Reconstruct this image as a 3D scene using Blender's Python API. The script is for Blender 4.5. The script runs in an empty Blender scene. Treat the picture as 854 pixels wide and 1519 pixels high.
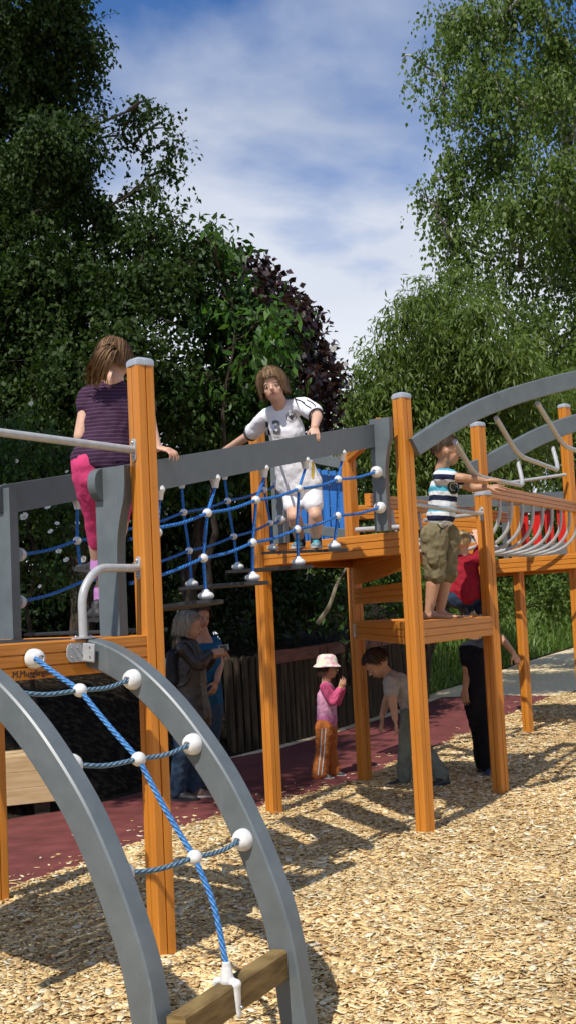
import bpy, bmesh, math, random
import numpy as np
from mathutils import Vector, Matrix, noise
from mathutils.bvhtree import BVHTree
R = math.radians
random.seed(7); rng = np.random.default_rng(11)
sc = bpy.context.scene
col = sc.collection

# ---------------------------------------------------------------- camera
F = 1800.0; CX, CY = 427.0, 759.5
CAMZ = 1.52
PITCH = math.atan(145.3/F); ROLL = -math.atan(0.048)
CR = Matrix.Rotation(math.pi/2+PITCH, 3, 'X') @ Matrix.Rotation(ROLL, 3, 'Z')
cd = bpy.data.cameras.new('camera'); cam = bpy.data.objects.new('camera', cd); col.objects.link(cam)
cam.matrix_world = Matrix.Translation((0, 0, CAMZ)) @ CR.to_4x4()
cd.sensor_fit = 'VERTICAL'; cd.sensor_height = 24; cd.lens = F/1519*24
cd.clip_start = 0.05; cd.clip_end = 2000
sc.camera = cam
sc.render.resolution_x = 575; sc.render.resolution_y = 1024

# ---------------------------------------------------------------- sky and sun
SUN_EL = R(54); SUN_AZ = math.atan2(-0.46, -0.88)
S = Vector((math.sin(SUN_AZ)*math.cos(SUN_EL), math.cos(SUN_AZ)*math.cos(SUN_EL), math.sin(SUN_EL)))
w = bpy.data.worlds.new('World'); sc.world = w; w.use_nodes = True
wn, wl = w.node_tree.nodes, w.node_tree.links
wn.clear()
sky = wn.new('ShaderNodeTexSky'); sky.sky_type = 'NISHITA'; sky.sun_disc = False
sky.sun_elevation = SUN_EL; sky.sun_rotation = SUN_AZ
sky.air_density = 1.0; sky.dust_density = 0.4; sky.ozone_density = 2.5
bg = wn.new('ShaderNodeBackground'); out = wn.new('ShaderNodeOutputWorld')
bg.inputs['Strength'].default_value = 0.085
tc = wn.new('ShaderNodeTexCoord')
sep = wn.new('ShaderNodeSeparateXYZ'); wl.new(tc.outputs['Generated'], sep.inputs[0])
az = wn.new('ShaderNodeMath'); az.operation = 'ADD'; wl.new(sep.outputs['Z'], az.inputs[0]); az.inputs[1].default_value = 0.22
com = wn.new('ShaderNodeCombineXYZ')
for i, ax in enumerate('XY'):
    dv = wn.new('ShaderNodeMath'); dv.operation = 'DIVIDE'
    wl.new(sep.outputs[ax], dv.inputs[0]); wl.new(az.outputs[0], dv.inputs[1]); wl.new(dv.outputs[0], com.inputs[i])
mp = wn.new('ShaderNodeMapping'); wl.new(com.outputs[0], mp.inputs['Vector'])
mp.inputs['Location'].default_value = (7.7, 4.0, 0)
mp.inputs['Scale'].default_value = (1.0, 1.0, 1)
nz = wn.new('ShaderNodeTexNoise'); wl.new(mp.outputs[0], nz.inputs['Vector'])
nz.inputs['Scale'].default_value = 1.7; nz.inputs['Detail'].default_value = 7; nz.inputs['Roughness'].default_value = 0.5
nz.inputs['Distortion'].default_value = 0.25
rp = wn.new('ShaderNodeValToRGB'); wl.new(nz.outputs['Fac'], rp.inputs[0])
rp.color_ramp.elements[0].position = 0.45; rp.color_ramp.elements[0].color = (0.0, 0.0, 0.0, 1)
rp.color_ramp.elements[1].position = 0.62; rp.color_ramp.elements[1].color = (1, 1, 1, 1)
# a thicker cloud bank low in the sky
hz = wn.new('ShaderNodeMapRange'); wl.new(sep.outputs['Z'], hz.inputs['Value'])
hz.inputs['From Min'].default_value = 0.40; hz.inputs['From Max'].default_value = 0.20
mx = wn.new('ShaderNodeMath'); mx.operation = 'ADD'; mx.use_clamp = True
hm = wn.new('ShaderNodeMath'); hm.operation = 'MULTIPLY'; wl.new(hz.outputs[0], hm.inputs[0]); hm.inputs[1].default_value = 1.0
wl.new(rp.outputs[0], mx.inputs[0]); wl.new(hm.outputs[0], mx.inputs[1])
n2 = wn.new('ShaderNodeTexNoise'); wl.new(mp.outputs[0], n2.inputs['Vector']); n2.inputs['Scale'].default_value = 3.2; n2.inputs['Detail'].default_value = 6
cc = wn.new('ShaderNodeValToRGB'); wl.new(n2.outputs['Fac'], cc.inputs[0])
cc.color_ramp.elements[0].position = 0.3; cc.color_ramp.elements[0].color = (3.5, 4.3, 6.1, 1)
cc.color_ramp.elements[1].position = 0.7; cc.color_ramp.elements[1].color = (5.8, 6.4, 7.8, 1)
cl2 = wn.new('ShaderNodeMix'); cl2.data_type = 'RGBA'; wl.new(hz.outputs[0], cl2.inputs[0]); wl.new(cc.outputs[0], cl2.inputs[6]); cl2.inputs[7].default_value = (8.4, 8.8, 9.6, 1)
mix = wn.new('ShaderNodeMix'); mix.data_type = 'RGBA'
wl.new(mx.outputs[0], mix.inputs[0])
tint = wn.new('ShaderNodeMix'); tint.data_type = 'RGBA'; tint.blend_type = 'MULTIPLY'; tint.inputs[0].default_value = 1
tint.inputs[7].default_value = (0.60, 0.92, 1.32, 1); wl.new(sky.outputs[0], tint.inputs[6]); wl.new(tint.outputs[2], mix.inputs[6]); wl.new(cl2.outputs[2], mix.inputs[7])
wl.new(mix.outputs[2], bg.inputs['Color']); wl.new(bg.outputs[0], out.inputs['Surface'])
sd = bpy.data.lights.new('sun', 'SUN'); sd.energy = 4.2; sd.angle = R(0.53); sd.color = (1.0, 0.95, 0.87)
so = bpy.data.objects.new('sun', sd); col.objects.link(so); so.rotation_euler = S.to_track_quat('Z', 'Y').to_euler()
so.location = (0, 0, 30)
sc.view_settings.view_transform = 'Standard'; sc.view_settings.look = 'None'
sc.view_settings.gamma = 1; sc.view_settings.use_curve_mapping = False
sc.view_settings.exposure = 0.24

# ---------------------------------------------------------------- mapping helpers
def ray(px, py):
    return CR @ Vector(((px-CX)/F, -(py-CY)/F, -1))
def U(px, py, d):
    r = ray(px, py); return Vector((0, 0, CAMZ)) + r*(d/r.y)
def sstep(a, b, x):
    t = min(1, max(0, (x-a)/(b-a))); return t*t*(3-2*t)
def gz(y):
    """height of the ground"""
    return -0.10*(1-sstep(4.3, 5.5, y)) + 0.022*max(0, y-9)
def G(px, py, dz=0.0):
    lo, hi = 2.0, 80.0
    r = ray(px, py); r = r/r.y
    for _ in range(50):
        m = (lo+hi)/2
        if CAMZ + r.z*m > gz(m)+dz: lo = m
        else: hi = m
    return Vector((r.x*lo, lo, gz(lo)+dz))
def onplane(px, py, A, B, off=0.0):
    """pixel onto the vertical plane through the plan points A, B"""
    A = Vector(A[:2]); B = Vector(B[:2]); n = Vector(((B-A).y, -(B-A).x)).normalized()
    r = ray(px, py); t = (n.dot(A)+off)/(n.x*r.x+n.y*r.y)
    return Vector((0, 0, CAMZ))+r*t
def V(*a): return Vector(a)

# ---------------------------------------------------------------- material helpers
def newmat(name, base=(0.5, 0.5, 0.5), rough=0.6, spec=0.5, metal=0.0):
    m = bpy.data.materials.new(name); m.use_nodes = True
    b = m.node_tree.nodes['Principled BSDF']
    b.inputs['Base Color'].default_value = (*base, 1); b.inputs['Roughness'].default_value = rough
    b.inputs['Specular IOR Level'].default_value = spec; b.inputs['Metallic'].default_value = metal
    return m
def noisy(name, c1, c2, scale=(8, 8, 8), detail=6, rough=0.6, bump=0.1, spec=0.4, lo=0.35, hi=0.65, metal=0.0, c3=None, rvar=0.0, bscale=None, bdist=0.01):
    m = newmat(name, c1, rough, spec, metal); nt = m.node_tree; n, l = nt.nodes, nt.links
    b = n['Principled BSDF']
    t = n.new('ShaderNodeTexCoord'); mp = n.new('ShaderNodeMapping'); mp.inputs['Scale'].default_value = scale
    l.new(t.outputs['Object'], mp.inputs['Vector'])
    z = n.new('ShaderNodeTexNoise'); z.inputs['Scale'].default_value = 1; z.inputs['Detail'].default_value = detail
    l.new(mp.outputs[0], z.inputs['Vector'])
    r = n.new('ShaderNodeValToRGB'); l.new(z.outputs['Fac'], r.inputs[0])
    r.color_ramp.elements[0].position = lo; r.color_ramp.elements[1].position = hi
    r.color_ramp.elements[0].color = (*c1, 1); r.color_ramp.elements[1].color = (*c2, 1)
    if c3:
        e = r.color_ramp.elements.new((lo+hi)/2); e.color = (*c3, 1)
    l.new(r.outputs[0], b.inputs['Base Color'])
    if bump:
        bp = n.new('ShaderNodeBump'); bp.inputs['Strength'].default_value = bump; bp.inputs['Distance'].default_value = bdist
        src = z
        if bscale:
            mp2 = n.new('ShaderNodeMapping'); mp2.inputs['Scale'].default_value = bscale; l.new(t.outputs['Object'], mp2.inputs['Vector'])
            src = n.new('ShaderNodeTexNoise'); src.inputs['Scale'].default_value = 1; src.inputs['Detail'].default_value = 4; l.new(mp2.outputs[0], src.inputs['Vector'])
        l.new(src.outputs['Fac'], bp.inputs['Height']); l.new(bp.outputs[0], b.inputs['Normal'])
    if rvar:
        mr = n.new('ShaderNodeMapRange'); mr.inputs['To Min'].default_value = rough-rvar; mr.inputs['To Max'].default_value = rough+rvar
        l.new(z.outputs['Fac'], mr.inputs['Value']); l.new(mr.outputs[0], b.inputs['Roughness'])
    return m
def stripes(name, cols, period, axis='Z', rough=0.85, offset=0.0, skew=0.0):
    """fabric with constant colour bands; cols = [(pos, colour)...]"""
    m = newmat(name, (0.5, 0.5, 0.5), rough, 0.2); n, l = m.node_tree.nodes, m.node_tree.links
    t = n.new('ShaderNodeTexCoord'); s = n.new('ShaderNodeSeparateXYZ'); l.new(t.outputs['Object'], s.inputs[0])
    z = n.new('ShaderNodeTexNoise'); z.inputs['Scale'].default_value = 9; l.new(t.outputs['Object'], z.inputs['Vector'])
    a = n.new('ShaderNodeMath'); a.operation = 'MULTIPLY_ADD'; l.new(z.outputs['Fac'], a.inputs[0]); a.inputs[1].default_value = 0.018
    l.new(s.outputs[axis], a.inputs[2])
    k = n.new('ShaderNodeMath'); k.operation = 'MULTIPLY_ADD'; l.new(s.outputs['X'], k.inputs[0]); k.inputs[1].default_value = skew; l.new(a.outputs[0], k.inputs[2])
    a2 = n.new('ShaderNodeMath'); a2.operation = 'ADD'; l.new(k.outputs[0], a2.inputs[0]); a2.inputs[1].default_value = offset
    d = n.new('ShaderNodeMath'); d.operation = 'DIVIDE'; l.new(a2.outputs[0], d.inputs[0]); d.inputs[1].default_value = period
    f = n.new('ShaderNodeMath'); f.operation = 'FRACT'; l.new(d.outputs[0], f.inputs[0])
    r = n.new('ShaderNodeValToRGB'); r.color_ramp.interpolation = 'CONSTANT'; l.new(f.outputs[0], r.inputs[0])
    el = r.color_ramp.elements
    el[0].position = cols[0][0]; el[0].color = (*cols[0][1], 1)
    el[1].position = cols[1][0]; el[1].color = (*cols[1][1], 1)
    for p, c in cols[2:]:
        e = el.new(p); e.color = (*c, 1)
    b = n['Principled BSDF']; l.new(r.outputs[0], b.inputs['Base Color'])
    z2 = n.new('ShaderNodeTexNoise'); z2.inputs['Scale'].default_value = 35; l.new(t.outputs['Object'], z2.inputs['Vector'])
    bp = n.new('ShaderNodeBump'); bp.inputs['Strength'].default_value = 0.3; bp.inputs['Distance'].default_value = 0.01
    l.new(z2.outputs['Fac'], bp.inputs['Height']); l.new(bp.outputs[0], b.inputs['Normal'])
    return m
def leafmat(name, ca, cb, cc=None, trans=0.35, rough=0.45, spec=0.4):
    """leaf: colour varies with the per-face attribute rnd, light passes through"""
    m = newmat(name, ca, rough, spec); n, l = m.node_tree.nodes, m.node_tree.links
    b = n['Principled BSDF']; o = n['Material Output']
    at = n.new('ShaderNodeAttribute'); at.attribute_name = 'rnd'
    r = n.new('ShaderNodeValToRGB'); l.new(at.outputs['Fac'], r.inputs[0])
    r.color_ramp.elements[0].color = (*ca, 1); r.color_ramp.elements[1].color = (*cb, 1)
    if cc:
        r.color_ramp.elements[1].position = 0.75
        e = r.color_ramp.elements.new(1.0); e.color = (*cc, 1)
    l.new(r.outputs[0], b.inputs['Base Color'])
    tr = n.new('ShaderNodeBsdfTranslucent')
    g = n.new('ShaderNodeMix'); g.data_type = 'RGBA'; g.blend_type = 'MULTIPLY'; g.inputs[0].default_value = 1
    l.new(r.outputs[0], g.inputs[6]); g.inputs[7].default_value = (1.5, 1.7, 0.7, 1); l.new(g.outputs[2], tr.inputs[0])
    ms = n.new('ShaderNodeMixShader'); ms.inputs[0].default_value = trans
    l.new(b.outputs[0], ms.inputs[1]); l.new(tr.outputs[0], ms.inputs[2]); l.new(ms.outputs[0], o.inputs['Surface'])
    return m
def skinmat(name, c):
    m = noisy(name, c, tuple(min(1, x*1.08) for x in c), (25, 25, 25), 4, 0.5, 0.04, 0.35)
    b = m.node_tree.nodes['Principled BSDF']
    b.inputs['Subsurface Weight'].default_value = 0.15
    b.inputs['Subsurface Radius'].default_value = (0.02, 0.008, 0.004); b.inputs['Subsurface Scale'].default_value = 0.5
    return m
def cloth(name, c, k=0.8, rough=0.85, bs=45, bump=0.35):
    return noisy(name, tuple(x*k for x in c), c, (14, 14, 14), 4, rough, bump, 0.2, bscale=(bs, bs, bs*0.6), bdist=0.012)

M = {}
O1, O2, O3 = (0.47, 0.165, 0.016), (0.58, 0.215, 0.024), (0.525, 0.190, 0.020)
M['wood_v'] = noisy('orange_timber_upright', O1, O2, (55, 55, 1.6), 5, 0.42, 0.18, 0.45, 0.3, 0.7, c3=O3, rvar=0.08)
M['wood_h'] = noisy('orange_timber_beam', O1, O2, (5, 5, 90), 5, 0.42, 0.18, 0.45, 0.3, 0.7, c3=O3, rvar=0.08)
M['grey'] = noisy('grey_painted_timber', (0.098, 0.116, 0.122), (0.122, 0.142, 0.149), (12, 12, 12), 6, 0.40, 0.05, 0.5, 0.3, 0.7, rvar=0.06, bdist=0.004)
M['dgrey'] = noisy('recess_shade_grey', (0.045, 0.047, 0.05), (0.07, 0.072, 0.076), (20, 20, 20), 5, 0.5, 0.1)
M['steel'] = noisy('silver_coated_steel', (0.36, 0.365, 0.37), (0.43, 0.435, 0.44), (30, 30, 30), 5, 0.36, 0.03, 0.5, metal=0.1)
M['bolt'] = newmat('bolt_steel', (0.45, 0.45, 0.45), 0.3, 0.5, 0.9)
M['white'] = noisy('white_moulded_plastic', (0.60, 0.60, 0.58), (0.74, 0.74, 0.72), (30, 30, 30), 5, 0.35, 0.05)
M['cap'] = noisy('grey_plastic_cap', (0.27, 0.30, 0.34), (0.34, 0.37, 0.41), (30, 30, 30), 4, 0.4, 0.03)
M['black'] = noisy('black_rubber', (0.016, 0.017, 0.018), (0.03, 0.03, 0.032), (20, 20, 20), 4, 0.55, 0.1)
M['blue'] = noisy('blue_painted_board', (0.02, 0.13, 0.42), (0.03, 0.17, 0.52), (40, 40, 3), 4, 0.4, 0.05)
M['red'] = noisy('red_painted_board', (0.48, 0.012, 0.010), (0.60, 0.02, 0.015), (40, 40, 3), 4, 0.4, 0.05)
M['barwood'] = noisy('weathered_timber_bar', (0.10, 0.065, 0.022), (0.27, 0.19, 0.075), (7, 7, 55), 7, 0.75, 0.5, 0.25, 0.3, 0.7, c3=(0.19, 0.125, 0.048))
def ropemat(name, c1, c2):
    m = noisy(name, c1, c2, (60, 60, 60), 3, 0.55, 0.0, 0.35)
    n, l = m.node_tree.nodes, m.node_tree.links; b = n['Principled BSDF']
    uv = n.new('ShaderNodeUVMap'); s = n.new('ShaderNodeSeparateXYZ'); l.new(uv.outputs[0], s.inputs[0])
    a = n.new('ShaderNodeMath'); a.operation = 'MULTIPLY_ADD'; l.new(s.outputs['X'], a.inputs[0]); a.inputs[1].default_value = 4.0; l.new(s.outputs['Y'], a.inputs[2])
    k = n.new('ShaderNodeMath'); k.operation = 'MULTIPLY'; l.new(a.outputs[0], k.inputs[0]); k.inputs[1].default_value = 2*math.pi
    sn = n.new('ShaderNodeMath'); sn.operation = 'SINE'; l.new(k.outputs[0], sn.inputs[0])
    bp = n.new('ShaderNodeBump'); bp.inputs['Strength'].default_value = 0.9; bp.inputs['Distance'].default_value = 0.003
    l.new(sn.outputs[0], bp.inputs['Height']); l.new(bp.outputs[0], b.inputs['Normal'])
    mr = n.new('ShaderNodeMapRange'); mr.inputs['From Min'].default_value = -1; mr.inputs['To Min'].default_value = 0.45; mr.inputs['To Max'].default_value = 1.15
    l.new(sn.outputs[0], mr.inputs['Value'])
    ramp = [x for x in n if x.type == 'VALTORGB'][0]
    mu = n.new('ShaderNodeMix'); mu.data_type = 'RGBA'; mu.blend_type = 'MULTIPLY'; mu.inputs[0].default_value = 1
    l.new(ramp.outputs[0], mu.inputs[6]); l.new(mr.outputs[0], mu.inputs[7]); l.new(mu.outputs[2], b.inputs['Base Color'])
    return m
def wear(m, dark=0.80, light=1.12, sc_=(4, 4, 4), scr=(30, 30, 2.0)):
    """grime patches and fine scratches over the paint"""
    n, l = m.node_tree.nodes, m.node_tree.links; b = n['Principled BSDF']; src = b.inputs['Base Color'].links[0].from_socket
    t = n.new('ShaderNodeTexCoord'); cur = src
    for s_, lo, hi, k, det in ((sc_, 0.50, 0.72, dark, 9), (scr, 0.66, 0.72, light, 3), ((60, 60, 60), 0.70, 0.74, dark*0.9, 2)):
        mp = n.new('ShaderNodeMapping'); mp.inputs['Scale'].default_value = s_; l.new(t.outputs['Object'], mp.inputs['Vector'])
        z = n.new('ShaderNodeTexNoise'); z.inputs['Scale'].default_value = 1; z.inputs['Detail'].default_value = det; z.inputs['Roughness'].default_value = 0.65; l.new(mp.outputs[0], z.inputs['Vector'])
        mr = n.new('ShaderNodeMapRange'); mr.inputs['From Min'].default_value = lo; mr.inputs['From Max'].default_value = hi; mr.inputs['To Min'].default_value = 1.0; mr.inputs['To Max'].default_value = k; l.new(z.outputs['Fac'], mr.inputs['Value'])
        mu = n.new('ShaderNodeMix'); mu.data_type = 'RGBA'; mu.blend_type = 'MULTIPLY'; mu.inputs[0].default_value = 1; l.new(cur, mu.inputs[6]); l.new(mr.outputs[0], mu.inputs[7]); cur = mu.outputs[2]
    l.new(cur, b.inputs['Base Color'])
wear(M['grey'], 0.86, 1.25); wear(M['wood_v'], 0.80, 0.72, (5, 5, 1.2), (70, 70, 1.0)); wear(M['wood_h'], 0.82, 0.75, (2, 2, 9), (3, 3, 110)); wear(M['white'], 0.86, 0.92, (14, 14, 14), (30, 30, 30)); wear(M['steel'], 0.88, 0.8, (8, 8, 8), (40, 40, 40))
M['rope'] = ropemat('blue_twisted_rope', (0.045, 0.20, 0.52), (0.09, 0.30, 0.66))
M['rope2'] = ropemat('blue_bridge_rope', (0.018, 0.16, 0.56), (0.035, 0.25, 0.74))
M['ropeg'] = ropemat('grey_blue_rope', (0.11, 0.21, 0.31), (0.18, 0.31, 0.43))

# ---------------------------------------------------------------- mesh helpers
def origin(o):
    v = Vector((0, 0, 0))
    while o is not None: v += o.location; o = o.parent
    return v
class MB:
    def __init__(s): s.v = []; s.f = []; s.uv = {}
    def add(s, vs, fs):
        k = len(s.v); s.v += [Vector(x) for x in vs]; s.f += [tuple(i+k for i in f) for f in fs]; return s
    def sweep(s, path, prof, side, closed_caps=True):
        """prof = [(a, b)] around the path; a runs along `side`, b along tangent x side"""
        n = len(prof); k = len(s.v); side = Vector(side).normalized()
        for i, p in enumerate(path):
            t = (path[min(i+1, len(path)-1)]-path[max(i-1, 0)]).normalized()
            sd = (side-t*side.dot(t)).normalized(); up = sd.cross(t)
            if i == 0: pass
            for a, b in prof: s.v.append(p+sd*a+up*b)
        m = len(path)
        for i in range(m-1):
            for j in range(n):
                j2 = (j+1) % n
                s.f.append((k+i*n+j, k+i*n+j2, k+(i+1)*n+j2, k+(i+1)*n+j))
        if closed_caps:
            s.f.append(tuple(k+j for j in range(n))[::-1]); s.f.append(tuple(k+(m-1)*n+j for j in range(n)))
        return s
    def bar(s, a, b, wd, ht, side=None, c=0.004):
        a, b = Vector(a), Vector(b); t = (b-a).normalized()
        if side is None:
            side = t.cross(Vector((0, 0, 1)))
            if side.length < 0.05: side = Vector((1, 0, 0))
        return s.sweep([a, b], rect(wd, ht, c), side)
    def tube(s, path, r, n=10, uvl=False):
        path = [Vector(p) for p in path]
        k = len(s.v); ref = Vector((0.13, 0.21, 0.97))
        t0 = (path[1]-path[0]).normalized()
        if abs(t0.dot(ref)) > 0.95: ref = Vector((1, 0, 0))
        u = (ref-t0*ref.dot(t0)).normalized(); L = 0
        rr = r if hasattr(r, '__len__') else [r]*len(path)
        for i, p in enumerate(path):
            t = (path[min(i+1, len(path)-1)]-path[max(i-1, 0)]).normalized()
            u = (u-t*u.dot(t)).normalized(); w2 = t.cross(u)
            if i: L += (p-path[i-1]).length
            for j in range(n):
                a = 2*math.pi*j/n; s.v.append(p+(u*math.cos(a)+w2*math.sin(a))*rr[i])
            if uvl: s.uv[k+i*n] = L
        m = len(path)
        for i in range(m-1):
            for j in range(n): s.f.append((k+i*n+j, k+i*n+(j+1) % n, k+(i+1)*n+(j+1) % n, k+(i+1)*n+j))
        s.f.append(tuple(k+j for j in range(n))[::-1]); s.f.append(tuple(k+(m-1)*n+j for j in range(n)))
        s.tn = n
        return s
    def ell(s, c, r, axes=None, nu=16, nv=10):
        c = Vector(c); r = r if hasattr(r, '__len__') else (r, r, r)
        ax = axes or (V(1, 0, 0), V(0, 1, 0), V(0, 0, 1)); k = len(s.v)
        s.v.append(c+ax[2]*r[2])
        for i in range(1, nv):
            th = math.pi*i/nv
            for j in range(nu):
                ph = 2*math.pi*j/nu
                s.v.append(c+ax[0]*(r[0]*math.sin(th)*math.cos(ph))+ax[1]*(r[1]*math.sin(th)*math.sin(ph))+ax[2]*(r[2]*math.cos(th)))
        s.v.append(c-ax[2]*r[2]); e = len(s.v)-1
        for j in range(nu): s.f.append((k, k+1+j, k+1+(j+1) % nu))
        for i in range(nv-2):
            for j in range(nu):
                a = k+1+i*nu
                s.f.append((a+j, a+nu+j, a+nu+(j+1) % nu, a+(j+1) % nu))
        a = k+1+(nv-2)*nu
        for j in range(nu): s.f.append((a+j, e, a+(j+1) % nu))
        return s
    def cap(s, a, b, ra, rb, side=None, flat=1.0, n=14, fb=None):
        """tapered capsule; cross-section squashed by `flat` across `side`"""
        a, b = Vector(a), Vector(b); t = (b-a); L = t.length
        t = t/L if L > 1e-6 else V(0, 0, 1)
        if side is None:
            side = t.cross(V(0.3, 0.9, 0.2))
        sd = Vector(side); sd = (sd-t*sd.dot(t)).normalized(); fr = t.cross(sd)
        fb = flat if fb is None else fb
        rings = []
        for i in range(1, 4):
            th = math.pi/2*i/4; rings.append((a-t*(ra*math.cos(th)*min(flat, 1)), ra*math.sin(th), flat))
        for i in range(5): q = i/4; rings.append((a.lerp(b, q), ra+(rb-ra)*q, flat+(fb-flat)*q))
        for i in range(3, 0, -1):
            th = math.pi/2*i/4; rings.append((b+t*(rb*math.cos(th)*min(fb, 1)), rb*math.sin(th), fb))
        k = len(s.v); s.v.append(a-t*ra*min(flat, 1))
        for p, r, f in rings:
            for j in range(n):
                an = 2*math.pi*j/n; s.v.append(p+sd*(r*math.cos(an))+fr*(r*f*math.sin(an)))
        s.v.append(b+t*rb*min(fb, 1)); e = len(s.v)-1
        for j in range(n): s.f.append((k, k+1+(j+1) % n, k+1+j))
        for i in range(len(rings)-1):
            q = k+1+i*n
            for j in range(n): s.f.append((q+j, q+(j+1) % n, q+n+(j+1) % n, q+n+j))
        q = k+1+(len(rings)-1)*n
        for j in range(n): s.f.append((q+j, q+(j+1) % n, e))
        return s
    def build(s, name, mat, parent=None, smooth=True, angle=32, voxel=None, sm=0, disp=None, fix=True):
        me = bpy.data.meshes.new(name)
        o = origin(parent)
        me.from_pydata([v-o for v in s.v], [], s.f)
        ob = bpy.data.objects.new(name, me); col.objects.link(ob)
        if parent is not None: ob.parent = parent
        if fix:
            bm = bmesh.new(); bm.from_mesh(me); bmesh.ops.recalc_face_normals(bm, faces=bm.faces); bm.to_mesh(me); bm.free()
        if voxel:
            md = ob.modifiers.new('r', 'REMESH'); md.mode = 'VOXEL'; md.voxel_size = voxel; md.use_smooth_shade = True
            if sm:
                q = ob.modifiers.new('s', 'SMOOTH'); q.factor = 0.5; q.iterations = sm
            if disp:
                tx = bpy.data.textures.new('fold', 'CLOUDS'); tx.noise_scale = disp[1]
                q = ob.modifiers.new('d', 'DISPLACE'); q.texture = tx; q.strength = disp[0]; q.mid_level = 0.5
            dg = bpy.context.evaluated_depsgraph_get(); dg.update()
            m2 = bpy.data.meshes.new_from_object(ob.evaluated_get(dg)); ob.modifiers.clear(); ob.data = m2; me = m2; me.name = name
            smooth = True; angle = 180
        if smooth:
            me.polygons.foreach_set('use_smooth', [True]*len(me.polygons))
            if angle < 180: me.set_sharp_from_angle(angle=R(angle))
        me.materials.clear(); me.materials.append(mat)
        if s.uv:
            n = s.tn; uvl = me.uv_layers.new(name='UVMap'); keys = sorted(s.uv)
            import bisect
            for pl in me.polygons:
                if len(pl.vertices) != 4: continue
                js = []
                for vi in pl.vertices:
                    kk = keys[bisect.bisect_right(keys, vi)-1]; js.append(((vi-kk) % n, s.uv[kk]))
                wrap = max(j for j, _ in js)-min(j for j, _ in js) > 1
                for li, (j, L) in zip(pl.loop_indices, js):
                    jj = n if (wrap and j == 0) else j
                    uvl.data[li].uv = (jj/n, L/0.028)
        return ob
def rect(wd, ht, c=0.004):
    a, b = wd/2, ht/2
    return [(-a+c, -b), (a-c, -b), (a, -b+c), (a, b-c), (a-c, b), (-a+c, b), (-a, b-c), (-a, -b+c)]
def grooved(wd, ht, grooves=(1/3, 2/3), c=0.006, g=0.0035, dp=0.008):
    """beam profile with horizontal grooves in both side faces"""
    a, b = wd/2, ht/2; p = [(-a+c, -b), (a-c, -b), (a, -b+c)]
    for q in grooves:
        y = -b+ht*q; p += [(a, y-g), (a-dp, y-g*0.4), (a-dp, y+g*0.4), (a, y+g)]
    p += [(a, b-c), (a-c, b), (-a+c, b), (-a, b-c)]
    for q in reversed(grooves):
        y = -b+ht*q; p += [(-a, y+g), (-a+dp, y+g*0.4), (-a+dp, y-g*0.4), (-a, y-g)]
    p += [(-a, -b+c)]
    return p
def postprof(s=0.095, c=0.007, g=0.004, dp=0.009):
    a = s/2; q = [(a, -a+c), (a, -g), (a-dp, -g*0.4), (a-dp, g*0.4), (a, g), (a, a-c)]
    p = []
    for k in range(4):
        cs, sn = [(1, 0), (0, 1), (-1, 0), (0, -1)][k]
        p += [(x*cs-y*sn, x*sn+y*cs) for x, y in q]
    return p
def smoothpath(pts, n=8):
    """Catmull-Rom through the points"""
    pts = [Vector(p) for p in pts]; P = [2*pts[0]-pts[1]]+pts+[2*pts[-1]-pts[-2]]; o = []
    for i in range(1, len(P)-2):
        a, b, c, d = P[i-1:i+3]
        for k in range(n):
            t = k/n
            o.append(0.5*((2*b)+(c-a)*t+(2*a-5*b+4*c-d)*t*t+(3*b-a-3*c+d)*t**3))
    return o+[pts[-1]]
def fillet(pts, r, n=6):
    """polyline with rounded corners"""
    pts = [Vector(p) for p in pts]; o = [pts[0]]
    for i in range(1, len(pts)-1):
        a, b, c = pts[i-1], pts[i], pts[i+1]; u = (a-b); w2 = (c-b)
        q = min(r, u.length*0.45, w2.length*0.45); p0 = b+u.normalized()*q; p1 = b+w2.normalized()*q
        for k in range(n+1):
            t = k/n; o.append(p0*(1-t)**2+b*2*t*(1-t)+p1*t*t)
    return o+[pts[-1]]
def thing(name, label, cat, loc, group=None, kind=None):
    o = bpy.data.objects.new(name, None); o.empty_display_size = 0.2; col.objects.link(o); o.location = loc
    return tag(o, label, cat, group, kind)
def tag(o, label=None, cat=None, group=None, kind=None):
    if label: o['label'] = label
    if cat: o['category'] = cat
    if group: o['group'] = group
    if kind: o['kind'] = kind
    return o
def fastmesh(name, verts, quads, mat, parent=None, rnd=None, smooth=False):
    """numpy verts (n,3), quads (m,4)"""
    me = bpy.data.meshes.new(name); o = np.array(origin(parent)); verts = (np.asarray(verts)-o).astype(np.float32)
    k = quads.shape[1]
    me.vertices.add(len(verts)); me.vertices.foreach_set('co', verts.ravel())
    me.loops.add(quads.size); me.loops.foreach_set('vertex_index', quads.ravel().astype(np.int32))
    me.polygons.add(len(quads)); me.polygons.foreach_set('loop_start', np.arange(len(quads), dtype=np.int32)*k)
    me.update(calc_edges=True)
    if rnd is not None:
        at = me.attributes.new('rnd', 'FLOAT', 'FACE'); at.data.foreach_set('value', rnd.astype(np.float32))
    if smooth: me.polygons.foreach_set('use_smooth', [True]*len(quads))
    me.materials.append(mat)
    ob = bpy.data.objects.new(name, me); col.objects.link(ob)
    if parent is not None: ob.parent = parent
    return ob
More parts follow.
